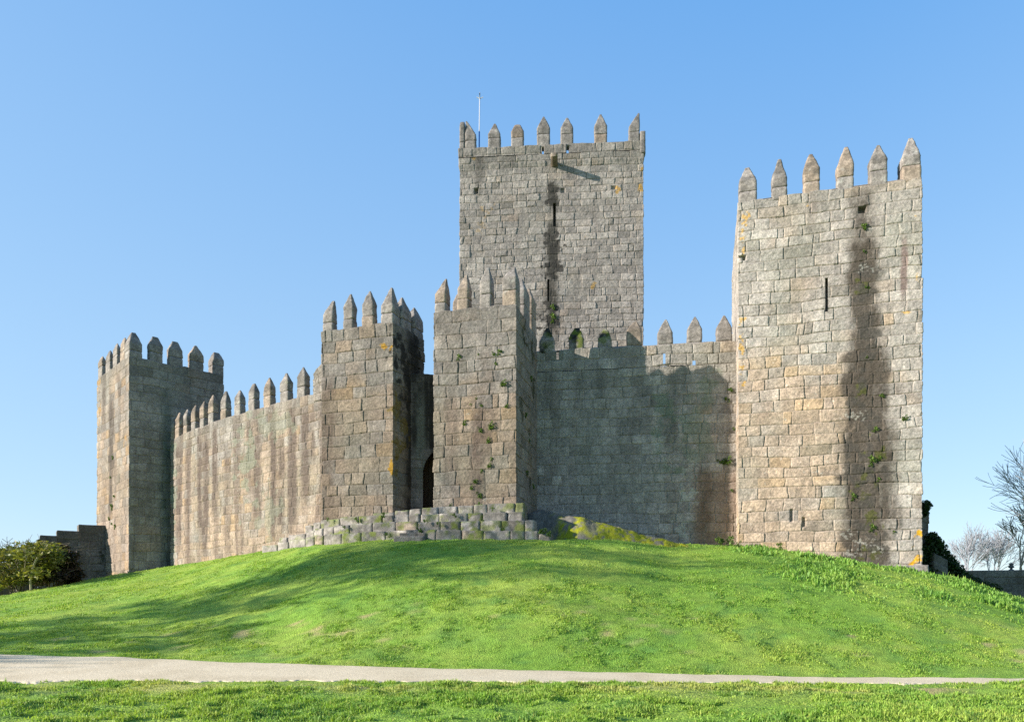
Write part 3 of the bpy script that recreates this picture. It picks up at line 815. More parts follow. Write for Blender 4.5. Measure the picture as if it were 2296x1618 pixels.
# ------------------------------------------------------------------ right curtain wall
def build_right_curtain():
    p0 = np.array([0.62, 33.28]); p1 = np.array([10.6, 31.77])
    d = (p1 - p0) / np.linalg.norm(p1 - p0); b = np.array([-d[1], d[0]])
    PH = 0.98
    ZT = 12.87
    W = Wall([p0 + b * 1.3, p0, p1, p1 + b * 1.3])
    t = thing('curtain_wall', 'shaded grey castle wall with seven merlons between the gate tower and the tall right tower', 'castle wall', (5, 32.6, 3.6))
    f = lambda u, v: W.sz(1, u, v)
    lay = []
    for (u, w, v0, v1, k, sd) in [(1230, .25, 830, 900, .4, 1), (1300, .3, 815, 900, .3, 2), (1345, .2, 820, 930, .35, 3), (1440, .5, 815, 960, .3, 4), (1520, .5, 820, 900, .3, 5), (1400, .4, 930, 1010, .35, 6),
                                  (1500, .35, 900, 1000, .4, 7), (1580, .3, 1040, 1200, .6, 8)]:
        s, zt = f(u, v0); lay.append(L_streak(s, w, zt, f(u, v1)[1], k, seed=sd, color=(.075, .072, .062)))
    for (u, v, rs, rz, k) in [(1490, 960, .6, 2.0, .6), (1560, 980, .9, 1.6, .45), (1600, 880, .6, .9, .5)]:
        s, z = f(u, v); lay.append(L_blob(s, z, rs, rz, k, np.array([.15, .19, .13]), seed=int(u) % 7, scale=1.8, thr=.36))
    def brown(c, S, Z, R, J):
        e = f(1552, 1100)[0] + (fbm(Z * .9, Z * 0, 205, 3) - .5) * .5
        m = sst(e - .1, e + .25, S) * sst(zat(1030, 32), zat(1075, 32), Z)
        return mix(c, np.array([.205, .13, .085]) * (0.8 + .4 * R[:, 0])[:, None], m * .6 * (1 - J * .5))
    lay.append(brown)
    for (u, v, k) in [(1540, 1110, .8), (1525, 1180, .7), (1490, 1030, .35), (1480, 1000, .4), (1550, 1050, .5)]:
        s, z = f(u, v); lay.append(L_blob(s, z, .5, .6, k, np.array([.40, .39, .33]), seed=int(v) % 7, scale=6, thr=.46))
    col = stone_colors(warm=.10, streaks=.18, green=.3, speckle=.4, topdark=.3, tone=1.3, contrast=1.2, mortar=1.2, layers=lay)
    V, Q, G, C = masonry(W, (.3, .026, .3, .4), 2.4, ZT - PH, .026, 71, col, course=(.40, .50), bw=(.45, .95), amp=.02, top_rough=.004)
    mk('stone_wall', V, Q, C, M_STONE, t, G, loc=(5, 32.6, 3.6))
    PW = Wall([p0 + b * .42, p0 - b * .004, p1 - b * .004, p1 + b * .42])
    holes = []
    Lp = PW.L[1]
    for (u, va, vb, w) in [(1489.3, 792, 815, .12), (1556, 808, 830, .13), (1250, 786, 806, .09)]:
        s, q = PW.hit(1, u)
        za, zb = zat(va, q[1]), zat(vb, q[1])
        holes.append(rect_hole(PW.c[1] + s - w / 2, PW.c[1] + s + w / 2, zb, za))
        sb = PW.c[3] + (Lp - s)
        holes.append(rect_hole(sb - w, sb + w, zb - .1, za + .32))
    V, Q, G, C = masonry(PW, (.1, .026, .1, .026), ZT - PH, ZT, .026, 73, col, course=(.47, .51), bw=(.5, 1.0), amp=.025, holes=holes, top_rough=.035)
    mk('parapet', V, Q, C, M_STONE, t, G, loc=(5, 32.6, ZT - PH))
    sp = [(1209, 1243, 1226.8, 737, 762, 791, .15), (1275, 1309, 1293, 736.5, 756, 786, .3), (1340, 1372, 1357, 739, 758, 780, .3), (1405, 1440, 1425, 722, 738, 774, .2),
          (1474, 1509, 1493, 718, 745, 770, .15), (1541, 1575, 1559, 712, 737, 766, .15), (1607, 1642, 1625, 709, 734, 763, .12)]
    for k, s in enumerate(sp):
        merlon(t, PW, 1, s, ZT - .02, seed=130 + k, thick=.4, moss=[.35, .75, .5, 0, 0, 0, 0][k], dark=1.2 if k < 3 else .45)
    return W
W_RC = build_right_curtain()

# ------------------------------------------------------------------ keep
def build_keep():
    P = [(-2.5, 54.8), (-3.23, 43.8), (7.93, 43.0), (8.7, 54.0)]
    W = Wall(P)
    PH = .55
    ZT = 28.85
    t = thing('keep', 'tallest square tower rising behind the walls in the middle with a lightning rod on top', 'tower', (2.3, 43.4, 5))
    f = lambda u, v: W.sz(1, u, v)
    sA, zA = f(1240.5, 455); sB, zB = f(1246, 507); sC, zC = f(1227, 626); sD, zD = f(1231, 675)
    lay = []
    for (u, w, v0, v1, k, sd) in [(1240, .3, 415, 470, .9, 1), (1239, .32, 500, 600, 1.1, 2), (1237, .28, 560, 740, .85, 3), (1236, .5, 600, 780, .4, 4), (1075, .25, 335, 420, .5, 5), (1150, .5, 330, 370, .3, 6)]:
        s, zt = f(u, v0); lay.append(L_streak(s, w, zt, f(u, v1)[1], k, seed=sd, color=(.062, .058, .048)))
    for (u, v, rs, rz, k) in [(1385, 425, .35, .3, .7), (1435, 420, .3, .35, .7), (1440, 385, .2, .35, .7), (1090, 470, .5, .4, .35), (1330, 640, .2, .3, .6), (1310, 530, .2, .2, .5), (1075, 510, .5, .4, .25), (1062, 350, .12, .5, .5)]:
        s, z = f(u, v); lay.append(L_blob(s, z, rs, rz, k, YLICH * .85, seed=int(u) % 7, scale=5, thr=.42))
    col = stone_colors(warm=.18, streaks=.10, green=.12, speckle=.5, topdark=.4, tone=1.1, contrast=1.1, layers=lay)
    for (u, v, rs, rz) in [(1240, 425, .3, .35), (1238, 450, .3, .3), (1238, 530, .4, .3), (1242, 556, .5, .35), (1240, 585, .45, .45), (1234, 612, .4, .3), (1250, 600, .4, .3), (1237, 690, .4, .4), (1236, 735, .5, .4), (1225, 715, .4, .3)]:
        s, z = f(u, v); lay.append(L_blob(s, z, rs * 1.3, rz * 1.3, .9, BLACK, seed=v % 9, scale=4, thr=.36))
    fl = lambda S, Z: .05 * sst(ZT - 1.3, ZT - 1.0, Z)
    cav = [(f(1068, 428)[0], f(1068, 428)[1], .12, .17, .25), (f(1262, 427)[0], f(1262, 427)[1], .12, .14, .12), (f(1376, 420)[0], f(1376, 420)[1], .14, .1, .1)]
    V, Q, G, C = masonry(W, (.4, .029, .4, .5), 7.5, ZT - PH, .029, 83, col, course=(.36, .46), bw=(.45, 1.0), amp=.03, gap=(.002, .014),
                         holes=[rect_hole(sA, sB, zB, zA), rect_hole(sC, sD, zD, zC)], cav=cav, flare=fl, top_rough=.01)
    mk('stone_wall', V, Q, C, M_STONE, t, G, loc=(2.3, 43.4, 5))
    jamb(t, W, 1, sA - W.c[1] - .02, sB - W.c[1] + .02, zB - .03, zA + .03, .8, tone=.6)
    jamb(t, W, 1, sC - W.c[1] - .02, sD - W.c[1] + .02, zD - .03, zC + .03, .8, tone=.6)
    # parapet course, cut by two loopholes
    d = W.dirn(1); b = np.array([-d[1], d[0]])
    cuts = [W.hit(1, 1216)[0], W.hit(1, 1220.5)[0], W.hit(1, 1269.5)[0], W.hit(1, 1275)[0]]
    ends = [(-.05, cuts[0]), (cuts[1], cuts[2]), (cuts[3], W.L[1] + .05)]
    parts = []
    for k, (e0, e1) in enumerate(ends):
        q0 = W.p[1] + d * e0 - b * .06; q1 = W.p[1] + d * e1 - b * .06
        S = Wall([q0 + b * .36, q0, q1, q1 + b * .36])
        parts.append(masonry(S, (.06, .033, .06, .1), ZT - PH, ZT, .033, 85 + k, stone_colors(warm=.12, streaks=.1, green=.4, topdark=.2), course=(.5, .56), bw=(.5, .9), top_rough=.05))
    for k, (a0, a1) in enumerate([(W.p[2], W.p[3]), (W.p[3], W.p[0]), (W.p[0], W.p[1])]):
        dd = (a1 - a0) / np.linalg.norm(a1 - a0); bb = np.array([-dd[1], dd[0]])
        S = Wall([a0 + dd * .42 + bb * .36, a0 + dd * .42 - bb * .04, a1 - dd * .42 - bb * .04, a1 - dd * .42 + bb * .36])
        parts.append(masonry(S, (.1, .12, .1, .2), ZT - PH, ZT, .06, 95 + k, stone_colors(), course=(.5, .56), top_rough=.03))
    V, Q, G, C = merge(parts)
    mk('parapet', V, Q, C, M_STONE, t, G, loc=(2.3, 43.4, ZT - PH))
    sp = [(1030, 1041.8, 1036, 275, 279, 318, .8), (1042.6, 1066.8, 1044.5, 273.4, 302, 315, .05), (1094, 1122, 1109, 279, 299, 308.6, .12), (1146, 1174, 1160, 281.4, 293, 307.6, .4),
          (1203.6, 1233, 1219, 263, 286, 300, .06), (1257, 1285.4, 1271.5, 266, 285, 299.6, .12), (1333, 1361.4, 1347, 258, 281, 299.6, .12), (1410, 1434.6, 1433, 255.4, 283, 294, .05)]
    KW = Wall([W.p[0], W.p[1] - b * .05, W.p[2] - b * .05, W.p[3]])
    for k, s in enumerate(sp):
        merlon(t, KW, 1, s, ZT, seed=150 + k, thick=.45, dark=.5, tone=1.0)
    # low corner block right of the last merlon
    s0, q0 = KW.hit(1, 1435.2); s1, q1 = KW.hit(1, 1447.5)
    V, Q, G = loft(lerp_rows(ZT - .75, zat(295, 43), lambda x: (0, s1 - s0, 0, .5), 18), np.append(q0 - b * .02, 0), d, b, 161)
    mk('corner_block', V, Q, crust(V, 161), M_STONE, t, G, loc=(q0[0], q0[1], ZT))
    # stone spout jutting from below the parapet
    sm, zm = W.hit(1, 1243)[0], zat(358, 43.4)
    org = np.append(W.p[1] + d * (sm - .2) - b * 1.0, 0)
    rows = lerp_rows(zm - .42, zm - .20, lambda x: (0, .40, 0, 1.3), 6)
    V, Q, G = loft(rows, org, d, b, 163, rough=.02)
    mk('water_spout', V, Q, crust(V, 163, .9, moss=.5), M_STONE, t, G, loc=tuple(org[:2]) + (zm,))
    # lightning rod
    Y = 44.3; x = xat(1074, Y)
    rod = thing('lightning_rod', 'thin white lightning rod standing on the keep roof near its left corner', 'lightning rod', (x, Y, ZT - .5))
    def tube(z0, z1, r, c, name, dx=0.0):
        n = 8; k = 2
        an = np.arange(n) / n * 2 * math.pi
        V = np.concatenate([np.stack([x + dx * i + r * np.cos(an), Y + r * np.sin(an), np.full(n, z)], -1) for i, z in enumerate((z0, z1))])
        i = np.arange(n)
        mk(name, V, np.stack([i, (i + 1) % n, n + (i + 1) % n, n + i], -1), np.tile(np.array(c), (2 * n, 1)), M_PAINT, rod, [np.arange(n) + n], loc=(x, Y, z0))
    zm = zat(296, Y)
    tube(ZT - 1.5, zm, .04, (.03, .16, .45), 'lower_pole', .02)
    x += .02
    tube(zm, zat(208, Y), .030, (.5, .5, .52), 'upper_pole', .03)
    x += .03
    zc = zat(219, Y)
    V, Q, T = [], [], []
    for k, an in enumerate(np.arange(4) * math.pi / 2):
        dx, dy = math.cos(an), math.sin(an)
        for (r0, z0, r1, z1) in [(.02, zc - .06, .20, zc + .03), (.20, zc + .03, .20, zc + .14)]:
            n = len(V)
            for (r, z) in ((r0, z0), (r1, z1)):
                for (ox, oz) in ((-.02, -.02), (.02, -.02), (.02, .02), (-.02, .02)):
                    V.append((x + dx * r - dy * ox, Y + dy * r + dx * ox, z + oz))
            Q += [(n + i, n + (i + 1) % 4, n + 4 + (i + 1) % 4, n + 4 + i) for i in range(4)] + [(n + 4, n + 5, n + 6, n + 7)]
    mk('rod_tines', V, Q, np.tile(np.array([.5, .5, .52]), (len(V), 1)), M_PAINT, rod, loc=(x, Y, zc), smooth=False)
    return W
W_K = build_keep()

# ------------------------------------------------------------------ stepped wall at the far left
def build_stepped_wall():
    q0 = np.array([-26.1, 39.0]); q1 = np.array([-23.0, 41.17])
    d = (q1 - q0) / np.linalg.norm(q1 - q0); b = np.array([-d[1], d[0]])
    W = Wall([q0 + b * .9, q0, q1, q1 + b * .9])
    t = thing('stepped_wall', 'dark shaded ruined wall stepping down to the left from the left tower', 'ruined wall', (q0[0], q0[1], 2.0))
    segs = [(75.6, 85, 1217), (85, 90, 1208), (90, 128, 1199.6), (128, 176, 1189), (176, 246, 1176.5)]
    parts = []
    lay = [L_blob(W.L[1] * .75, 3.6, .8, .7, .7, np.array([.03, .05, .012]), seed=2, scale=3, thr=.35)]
    for k, (ua, ub, v) in enumerate(segs):
        sa, pa = W.hit(1, ua); sb, pb = W.hit(1, ub)
        zt = zat(v, .5 * (pa[1] + pb[1]))
        S = Wall([pa + b * .9, pa, pb, pb + b * .9])
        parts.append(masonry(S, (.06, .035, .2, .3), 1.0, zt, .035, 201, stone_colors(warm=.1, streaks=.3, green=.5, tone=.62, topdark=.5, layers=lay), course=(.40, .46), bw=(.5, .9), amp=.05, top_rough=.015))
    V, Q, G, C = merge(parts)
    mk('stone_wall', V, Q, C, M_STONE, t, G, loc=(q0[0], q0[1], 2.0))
    # low continuation behind the shrubs
    e = q0 - d * 3.5
    S = Wall([e + b * .8, e, q0 - d * .02, q0 - d * .02 + b * .8])
    V, Q, G, C = masonry(S, (.1, .05, .2, .3), .5, 3.2, .05, 205, stone_colors(tone=.6, green=.5), amp=.06)
    mk('wall_end', V, Q, C, M_STONE, t, G, loc=(e[0], e[1], 1.5))
build_stepped_wall()

# ------------------------------------------------------------------ stepped stone base in front of the gate
def build_base():
    t = thing('stone_platform', 'mossy stepped base of rough grey blocks below the two gate towers', 'stone steps', (-1.5, 27.6, 3.6))
    lu = [560, 600, 640, 690, 720, 800, 880, 970, 1100, 1250]
    ly = [32.6, 32.1, 31.4, 30.5, 30.0, 29.1, 28.5, 27.8, 27.35, 26.9]
    rows = [('D', 0.0, [586, 640, 720, 800, 880, 970, 1240], [1226, 1214, 1199, 1193, 1189, 1188, 1190], 586, 1236, .62),
            ('C', .42, [625, 640, 720, 800, 880, 970, 1191], [1206, 1203, 1183, 1173, 1170, 1169, 1166], 625, 1198, .62),
            ('B', .80, [680, 720, 800, 880, 970, 1175], [1182, 1166, 1156, 1153, 1152, 1146], 682, 1178, .62),
            ('A', 1.12, [835, 880, 970, 1175], [1151, 1147, 1136, 1126], 836, 1176, .6)]
    rng = np.random.default_rng(77)
    for (nm, off, vu, vv, u0, u1, hgt) in rows:
        us = np.linspace(u0, u1, 200)
        Y = np.interp(us, lu, ly) + off
        X = xat(us, Y)
        s = np.concatenate([[0], np.cumsum(np.hypot(np.diff(X), np.diff(Y)))])
        parts = []
        pos = 0.0; k = 0
        while pos < s[-1] - .15:
            L = min(rng.uniform(.5, 1.2), s[-1] - pos)
            ua, ub = np.interp([pos, pos + L], s, us)
            um = .5 * (ua + ub)
            if nm == 'D' and 892 < um < 940:
                pos += L; continue
            pa = np.array([np.interp(pos, s, X), np.interp(pos, s, Y)]); pb = np.array([np.interp(pos + L, s, X), np.interp(pos + L, s, Y)])
            d = (pb - pa) / np.linalg.norm(pb - pa); b = np.array([-d[1], d[0]])
            zt = zat(np.interp(um, vu, vv), .5 * (pa[1] + pb[1])) + rng.uniform(-.015, .01)
            if nm == 'D' and um > 1205: zt -= .12
            g = rng.uniform(.002, .014); push = rng.uniform(-.025, .025)
            dep = .95
            zb = zt - hgt - (0.25 if nm == 'D' else 0)
            ra = lambda x: (g, L - g, 0, dep)
            rr = lerp_rows(zb, zt - .05, ra, 8) + [(zt - .008, g + .003, L - g - .003, .004, dep - .02), (zt, g + .014, L - g - .014, .018, dep - .05)]
            V, Q, G = loft(rr, np.append(pa + b * push, 0), d, b, int(rng.integers(1, 999)), rough=.03, cr=.02)
            c = crust(V, int(rng.integers(1, 9999)), rng.uniform(1.15, 1.45), zb, zt, dark=.6, moss=[.2, .45, .6][int(rng.integers(0, 3))], warm=.1)
            top = sst(zt - .06, zt - .01, V[:, 2]) * (fbm(V[:, 0] * 3, V[:, 1] * 3, 211, 3) > .50)
            c = mix(c, np.array([.12, .17, .025]), top * .6 * (rng.random() < .5))
            parts.append((V, Q, G, c))
            pos += L; k += 1
        cut = [i for i, p in enumerate(parts) if nm == 'D' and p[0][:, 0].mean() > xat(918, 28)]
        for grp in ([parts[:cut[0]], parts[cut[0]:]] if cut else [parts]):
            V, Q, G, C = merge(grp)
            mk('stone_course', V, Q, C, M_ROCK, t, G, loc=(0, 28, 4))
    # three slabs of a little stair
    for k, (ua, ub, vt, vb, Y) in enumerate([(882, 952, 1201.5, 1212, 27.55), (895, 955, 1194.5, 1203, 27.85), (909, 958, 1187.5, 1196, 28.15)]):
        xa, xb = xat(ua, Y), xat(ub, Y)
        zt, zb = zat(vt, Y), zat(vb, Y) - .1
        V, Q, G = loft(lerp_rows(zb, zt, lambda x: (0, xb - xa, 0, .6), 5), np.array([xa, Y, 0]), np.array([1.0, 0.0]), np.array([0.0, 1.0]), 300 + k, rough=.012)
        mk('stair_slab', V, Q, crust(V, 300 + k, .85, dark=.3), M_ROCK, t, G, loc=(xa, Y, zb))
build_base()

# ------------------------------------------------------------------ mossy outcrop
def build_boulder():
    pu = [1150, 1175, 1196, 1219, 1258, 1312, 1363, 1444, 1506, 1540]; pv = [1200, 1160, 1144, 1141, 1152, 1163, 1176, 1199, 1217, 1226]
    us = np.linspace(1150, 1540, 150); ts = np.linspace(0, 1, 60)
    U, T = np.meshgrid(us, ts)
    Yr = 30.9 - 1.3 * sst(1190, 1310, U)                                  # ridge line
    zr = zat(np.interp(U, pu, pv), Yr)
    Y = Yr - 1.4 + T * 4.2
    X = xat(U, Yr) + (Y - Yr) * (U - CX) / F * .6
    fall = np.where(Y < Yr, 1 - ((Yr - Y) / 1.5) ** 2.2, 1 - ((Y - Yr) / 3.2) ** 2)
    z0 = 3.2
    Z = z0 + (zr - z0) * np.clip(fall, 0, 1)
    n = fbm(X * 1.1, Y * 1.1, 221, 4) - .5; n2 = fbm(X * 4, Y * 4, 225, 3) - .5
    n3 = np.abs(fbm(X * 1.7 + Y, Y * 2.1 - X, 227, 3) - .5)
    Z = Z + n * .28 * np.clip(fall, 0, 1) + n2 * .06 - .05 * sst(.04, 0, n3)
    Y = Y - (fbm(X * 1.5, Z * 1.5, 228, 3) - .5) * .3
    V = np.stack([X, Y, Z], -1).reshape(-1, 3)
    w, h = len(us), len(ts)
    i = np.arange(h - 1)[:, None] * w + np.arange(w - 1)[None, :]
    Q = np.stack([i, i + 1, i + w + 1, i + w], -1).reshape(-1, 4)
    c = np.broadcast_to(np.array([.135, .125, .105]), X.shape + (3,)) * (.6 + .8 * fbm(X * 5, Z * 5 + Y * 2, 231, 4))[..., None]
    m = np.clip((fbm(X * 1.4, Y * 1.2 + Z * 1.3, 235, 4) - .27) * 8, 0, 1) * sst(1225, 1262, U) * (1 - .85 * sst(.6, .2, np.hypot((U - 1325) / 34, (Z - 4.3) / .8)))
    m2 = np.clip((fbm(X * 6, Y * 6 + Z * 3, 239, 3) - .27) * 5, 0, 1)
    c = mix(c, np.array([.24, .25, .010]), m * m2 * .97)
    o = mk('boulder', V, Q, c.reshape(-1, 3), M_ROCK, loc=(3.0, 29.6, 3.4))
    tag(o, 'mossy rock outcrop sloping down to the right at the foot of the shaded wall', 'boulder')
build_boulder()

# ------------------------------------------------------------------ plants
def leaf_cloud(n, rng, centers, radii, size, cols, flat=.5, aspect=1.8):
    """n small leaf quads spread through ellipsoids"""
    k = rng.integers(0, len(centers), n)
    p = rng.normal(size=(n, 3)); p /= np.linalg.norm(p, axis=1, keepdims=True)
    p *= rng.random(n)[:, None] ** .45
    P = np.asarray(centers)[k] + p * np.asarray(radii)[k]
    a = rng.normal(size=(n, 3)); a[:, 2] *= flat; a /= np.linalg.norm(a, axis=1, keepdims=True)
    b = rng.normal(size=(n, 3)); b -= a * (a * b).sum(1, keepdims=True); b /= np.linalg.norm(b, axis=1, keepdims=True)
    s = size * rng.uniform(.6, 1.4, n)[:, None]
    a = a * s * aspect * .5; b = b * s * .5
    V = np.stack([P - a, P + b * .9, P + a, P - b * .9], 1).reshape(-1, 3)
    Q = np.arange(n * 4).reshape(-1, 4)
    cc = np.asarray(cols)[rng.integers(0, len(cols), n)] * rng.uniform(.7, 1.3, n)[:, None]
    C = np.repeat(cc, 4, 0)
    return V, Q, C

def tube_mesh(segs, sides=5):
    """segs: list of (p0, p1, r0, r1)"""
    A = np.array([s[0] for s in segs], float); B = np.array([s[1] for s in segs], float)
    r0 = np.array([s[2] for s in segs]); r1 = np.array([s[3] for s in segs])
    d = B - A; d /= np.maximum(np.linalg.norm(d, axis=1, keepdims=True), 1e-6)
    ref = np.where(np.abs(d[:, 2:3]) > .9, np.array([[1., 0, 0]]), np.array([[0, 0, 1.]]))
    e = np.cross(d, ref); e /= np.linalg.norm(e, axis=1, keepdims=True); f = np.cross(d, e)
    an = np.arange(sides) / sides * 2 * math.pi
    ring = e[:, None] * np.cos(an)[None, :, None] + f[:, None] * np.sin(an)[None, :, None]
    V = np.concatenate([A[:, None] + ring * r0[:, None, None], B[:, None] + ring * r1[:, None, None]], 1)
    n = len(segs); base = np.arange(n)[:, None] * (2 * sides); i = np.arange(sides); j = (i + 1) % sides
    Q = np.stack([base + i, base + j, base + sides + j, base + sides + i], -1).reshape(-1, 4)
    return V.reshape(-1, 3), Q

def grow(rng, p, d, L, r, depth, segs, spread=.55, up=.12, minr=.012, kids=(2, 4), wob=.16):
    n = 4
    for k in range(n):
        d = d + rng.normal(size=3) * wob * .5; d[2] += up * .35; d /= np.linalg.norm(d)
        q = p + d * L / n
        r2 = max(minr, r * (1 - .38 / n))
        segs.append((p, q, r, r2))
        p, r = q, r2
        if depth > 0 and k >= 1:
            m = rng.integers(1, 3)
            for _ in range(m):
                s = rng.normal(size=3); s -= d * (s @ d); s /= np.linalg.norm(s)
                nd = d * math.cos(spread) + s * math.sin(spread) * rng.uniform(.7, 1.3); nd /= np.linalg.norm(nd)
                grow(rng, p, nd, L * rng.uniform(.55, .78), max(minr, r * rng.uniform(.45, .65)), depth - 1, segs, spread, up, minr, kids, wob)
    if depth > 0:
        grow(rng, p, d, L * .7, max(minr, r * .8), depth - 1, segs, spread, up, minr, kids, wob)

def bare_tree(name, label, base, height, seed, depth=4, lean=(0, 0, 1), minr=.014, tone=(.16, .135, .11), spread=.55, trunk=.3, tr=.16, group=None, cat='tree', up=.12):
    rng = np.random.default_rng(seed)
    t = thing(name, label, cat, base, group)
    b = np.array(base, float); d = np.array(lean, float); d /= np.linalg.norm(d)
    th = height * trunk
    segs = []; p = b.copy(); r = tr
    p[2] -= .4
    for k in range(5):
        q = p + (d + rng.normal(size=3) * .05) * (th + .4) / 5
        segs.append((p, q, r, r * .93)); p, r = q, r * .93
    V, Q = tube_mesh(segs, 8)
    mk('trunk', V, Q, np.tile(np.array(tone), (len(V), 1)), M_BARK, t, loc=base)
    segs = []
    for k in range(4):
        s = rng.normal(size=3); s[2] = 0; s /= np.linalg.norm(s)
        grow(rng, p, (d + s * rng.uniform(.3, .8)) / 1.3, height * .28, r * .7, depth, segs, spread, up, minr)
    V, Q = tube_mesh(segs, 4)
    mk('crown', V, Q, np.tile(np.array(tone) * 1.1, (len(V), 1)), M_BARK, t, loc=base)
    return t

def plants():
    # bare trees on the right, beyond the low wall
    bare_tree('bare_tree', 'nearer bare tree whose grey branches reach in from the right edge', (xat(2425, 52), 52, 1.0), 14.0, 5, depth=3, minr=.015, tone=(.33, .325, .34), spread=.6, trunk=.22, tr=.28)
    bare_tree('bare_tree', 'slender bare tree leaning over the right end of the low wall', (xat(2290, 56), 56, 1.0), 9.0, 12, depth=3, minr=.02, tone=(.26, .215, .16), trunk=.3, tr=.13)
    bare_tree('bare_tree', 'faint bare tree standing nearest to the tower beyond the low wall', (xat(2165, 80), 80, 1.0), 9.0, 21, depth=3, minr=.018, tone=(.255, .26, .285), trunk=.22, tr=.16, spread=.5)  # distance haze is put into the pale bluish bark colour
    bare_tree('bare_tree', 'faint bare tree in the middle of the hazy row beyond the low wall', (xat(2225, 82), 82, 1.0), 9.0, 33, depth=3, minr=.018, tone=(.255, .26, .285), trunk=.22, tr=.16, spread=.5)  # same bark colour, paled for haze
    # trees left of the frame that throw the streaky shade on the lawn
    for k, (x, y, h, sd, lb) in enumerate([(-44, 11.9, 20.0, 41, 'bare park tree far left of the hill, the taller of two'),
                                   (-42, 8.9, 13.0, 43, 'bare park tree far left of the path, the shorter of two')
                                   ]):
        rng = np.random.default_rng(sd)
        z = float(terrain(np.array([x]), np.array([y]), False)[0])
        t = bare_tree('park_tree', lb, (x, y, z), h, sd, depth=3, minr=.03, trunk=.45 if k == 0 else .3, tr=.17)
        cen = [(x + rng.normal() * 1.7, y + rng.normal() * 1.2, z + h * rng.uniform(.58, 1.0)) for _ in range(16)]
        V, Q, C = leaf_cloud(2000 if k == 0 else 1100, rng, cen, [(1.6, 1.2, .4)] * 16, .17, [(.05, .09, .02), (.07, .10, .02)])
        mk('foliage', V, Q, C, M_LEAF, t, loc=(x, y, z))
    # shrubs at the left edge
    def shrub(name, label, u, Y, vtop, ucs, cols, n, size, seed, rz=.35, rx=.7, stems=5):
        rng = np.random.default_rng(seed)
        x = xat(u, Y); z = float(terrain(np.array([x]), np.array([Y]), False)[0])
        t = thing(name, label, 'shrub', (x, Y, z))
        cen = []
        for (uc, vc) in ucs:
            for _ in range(3):
                yy = Y + rng.normal() * .7
                cen.append((xat(uc, yy) + rng.normal() * .2, yy, zat(vc, yy) + rng.normal() * .12))
        V, Q, C = leaf_cloud(n, rng, cen, [(rx, .7, rz)] * len(cen), size, cols, flat=.35, aspect=2.6)
        mk('foliage', V, Q, C, M_LEAF, t, loc=(x, Y, z))
        segs = []
        for c in cen[:stems * 3]:
            p = np.array([x + rng.normal() * .15, Y + rng.normal() * .15, z - .2]); q = np.array(c)
            m = (p + q) / 2 + np.array([rng.normal() * .15, 0, .25])
            segs += [(p, m, .035, .025), (m, q, .025, .012)]
            for _ in range(5):
                e = q + np.array([rng.normal() * .7, rng.normal() * .4, rng.normal() * .25 + .15])
                segs.append((q, e, .012, .006))
        V, Q = tube_mesh(segs, 5)
        mk('stems', V, Q, np.tile(np.array([.20, .17, .12]), (len(V), 1)), M_BARK, t, loc=(x, Y, z))
        return t
    shrub('shrub', 'yellow green shrub with thin pale stems at the left edge', 45, 34.5, 1225,
          [(-10, 1240), (10, 1255), (30, 1240), (55, 1232), (80, 1232), (105, 1230), (20, 1285), (50, 1265), (75, 1262), (100, 1262), (0, 1305), (40, 1300), (75, 1290), (-30, 1270), (120, 1245), (-30, 1310)],
          [(.20, .20, .03), (.16, .17, .03), (.10, .12, .02), (.22, .20, .05)], 5200, .085, 61)
    shrub('shrub', 'dark reddish brown shrub between the yellow shrub and the stepped wall', 125, 36.3, 1225,
          [(120, 1235), (140, 1245), (150, 1262), (130, 1262), (140, 1285), (115, 1280), (155, 1290), (100, 1290)],
          [(.05, .035, .025), (.035, .035, .02), (.09, .06, .045), (.03, .03, .015)], 8000, .09, 67, rz=.3, rx=.45)
    rng = np.random.default_rng(71)
    bare_tree('bare_shrub', 'bare twiggy bush rising behind the yellow green shrub', (xat(38, 37.5), 37.5, 1.6), 3.4, 73, depth=3, minr=.012, tone=(.14, .13, .13), trunk=.2, tr=.06, spread=.8, cat='shrub', up=.0)
    # slender sapling stem in front of the shrub
    Y = 33.6
    pts = [(69, 1322), (68, 1300), (73, 1275), (79, 1258), (86, 1248), (97, 1239)]
    segs = []
    for a, b in zip(pts[:-1], pts[1:]):
        segs.append((np.array([xat(a[0], Y), Y, zat(a[1], Y)]), np.array([xat(b[0], Y), Y, zat(b[1], Y)]), .05, .045))
    V, Q = tube_mesh(segs, 7)
    o = mk('sapling', V, Q, np.tile(np.array([.36, .32, .20]), (len(V), 1)), M_BARK, loc=(xat(69, Y), Y, 1.6))
    tag(o, 'thin pale sapling stem bending to the right in front of the shrub', 'sapling')
plants()

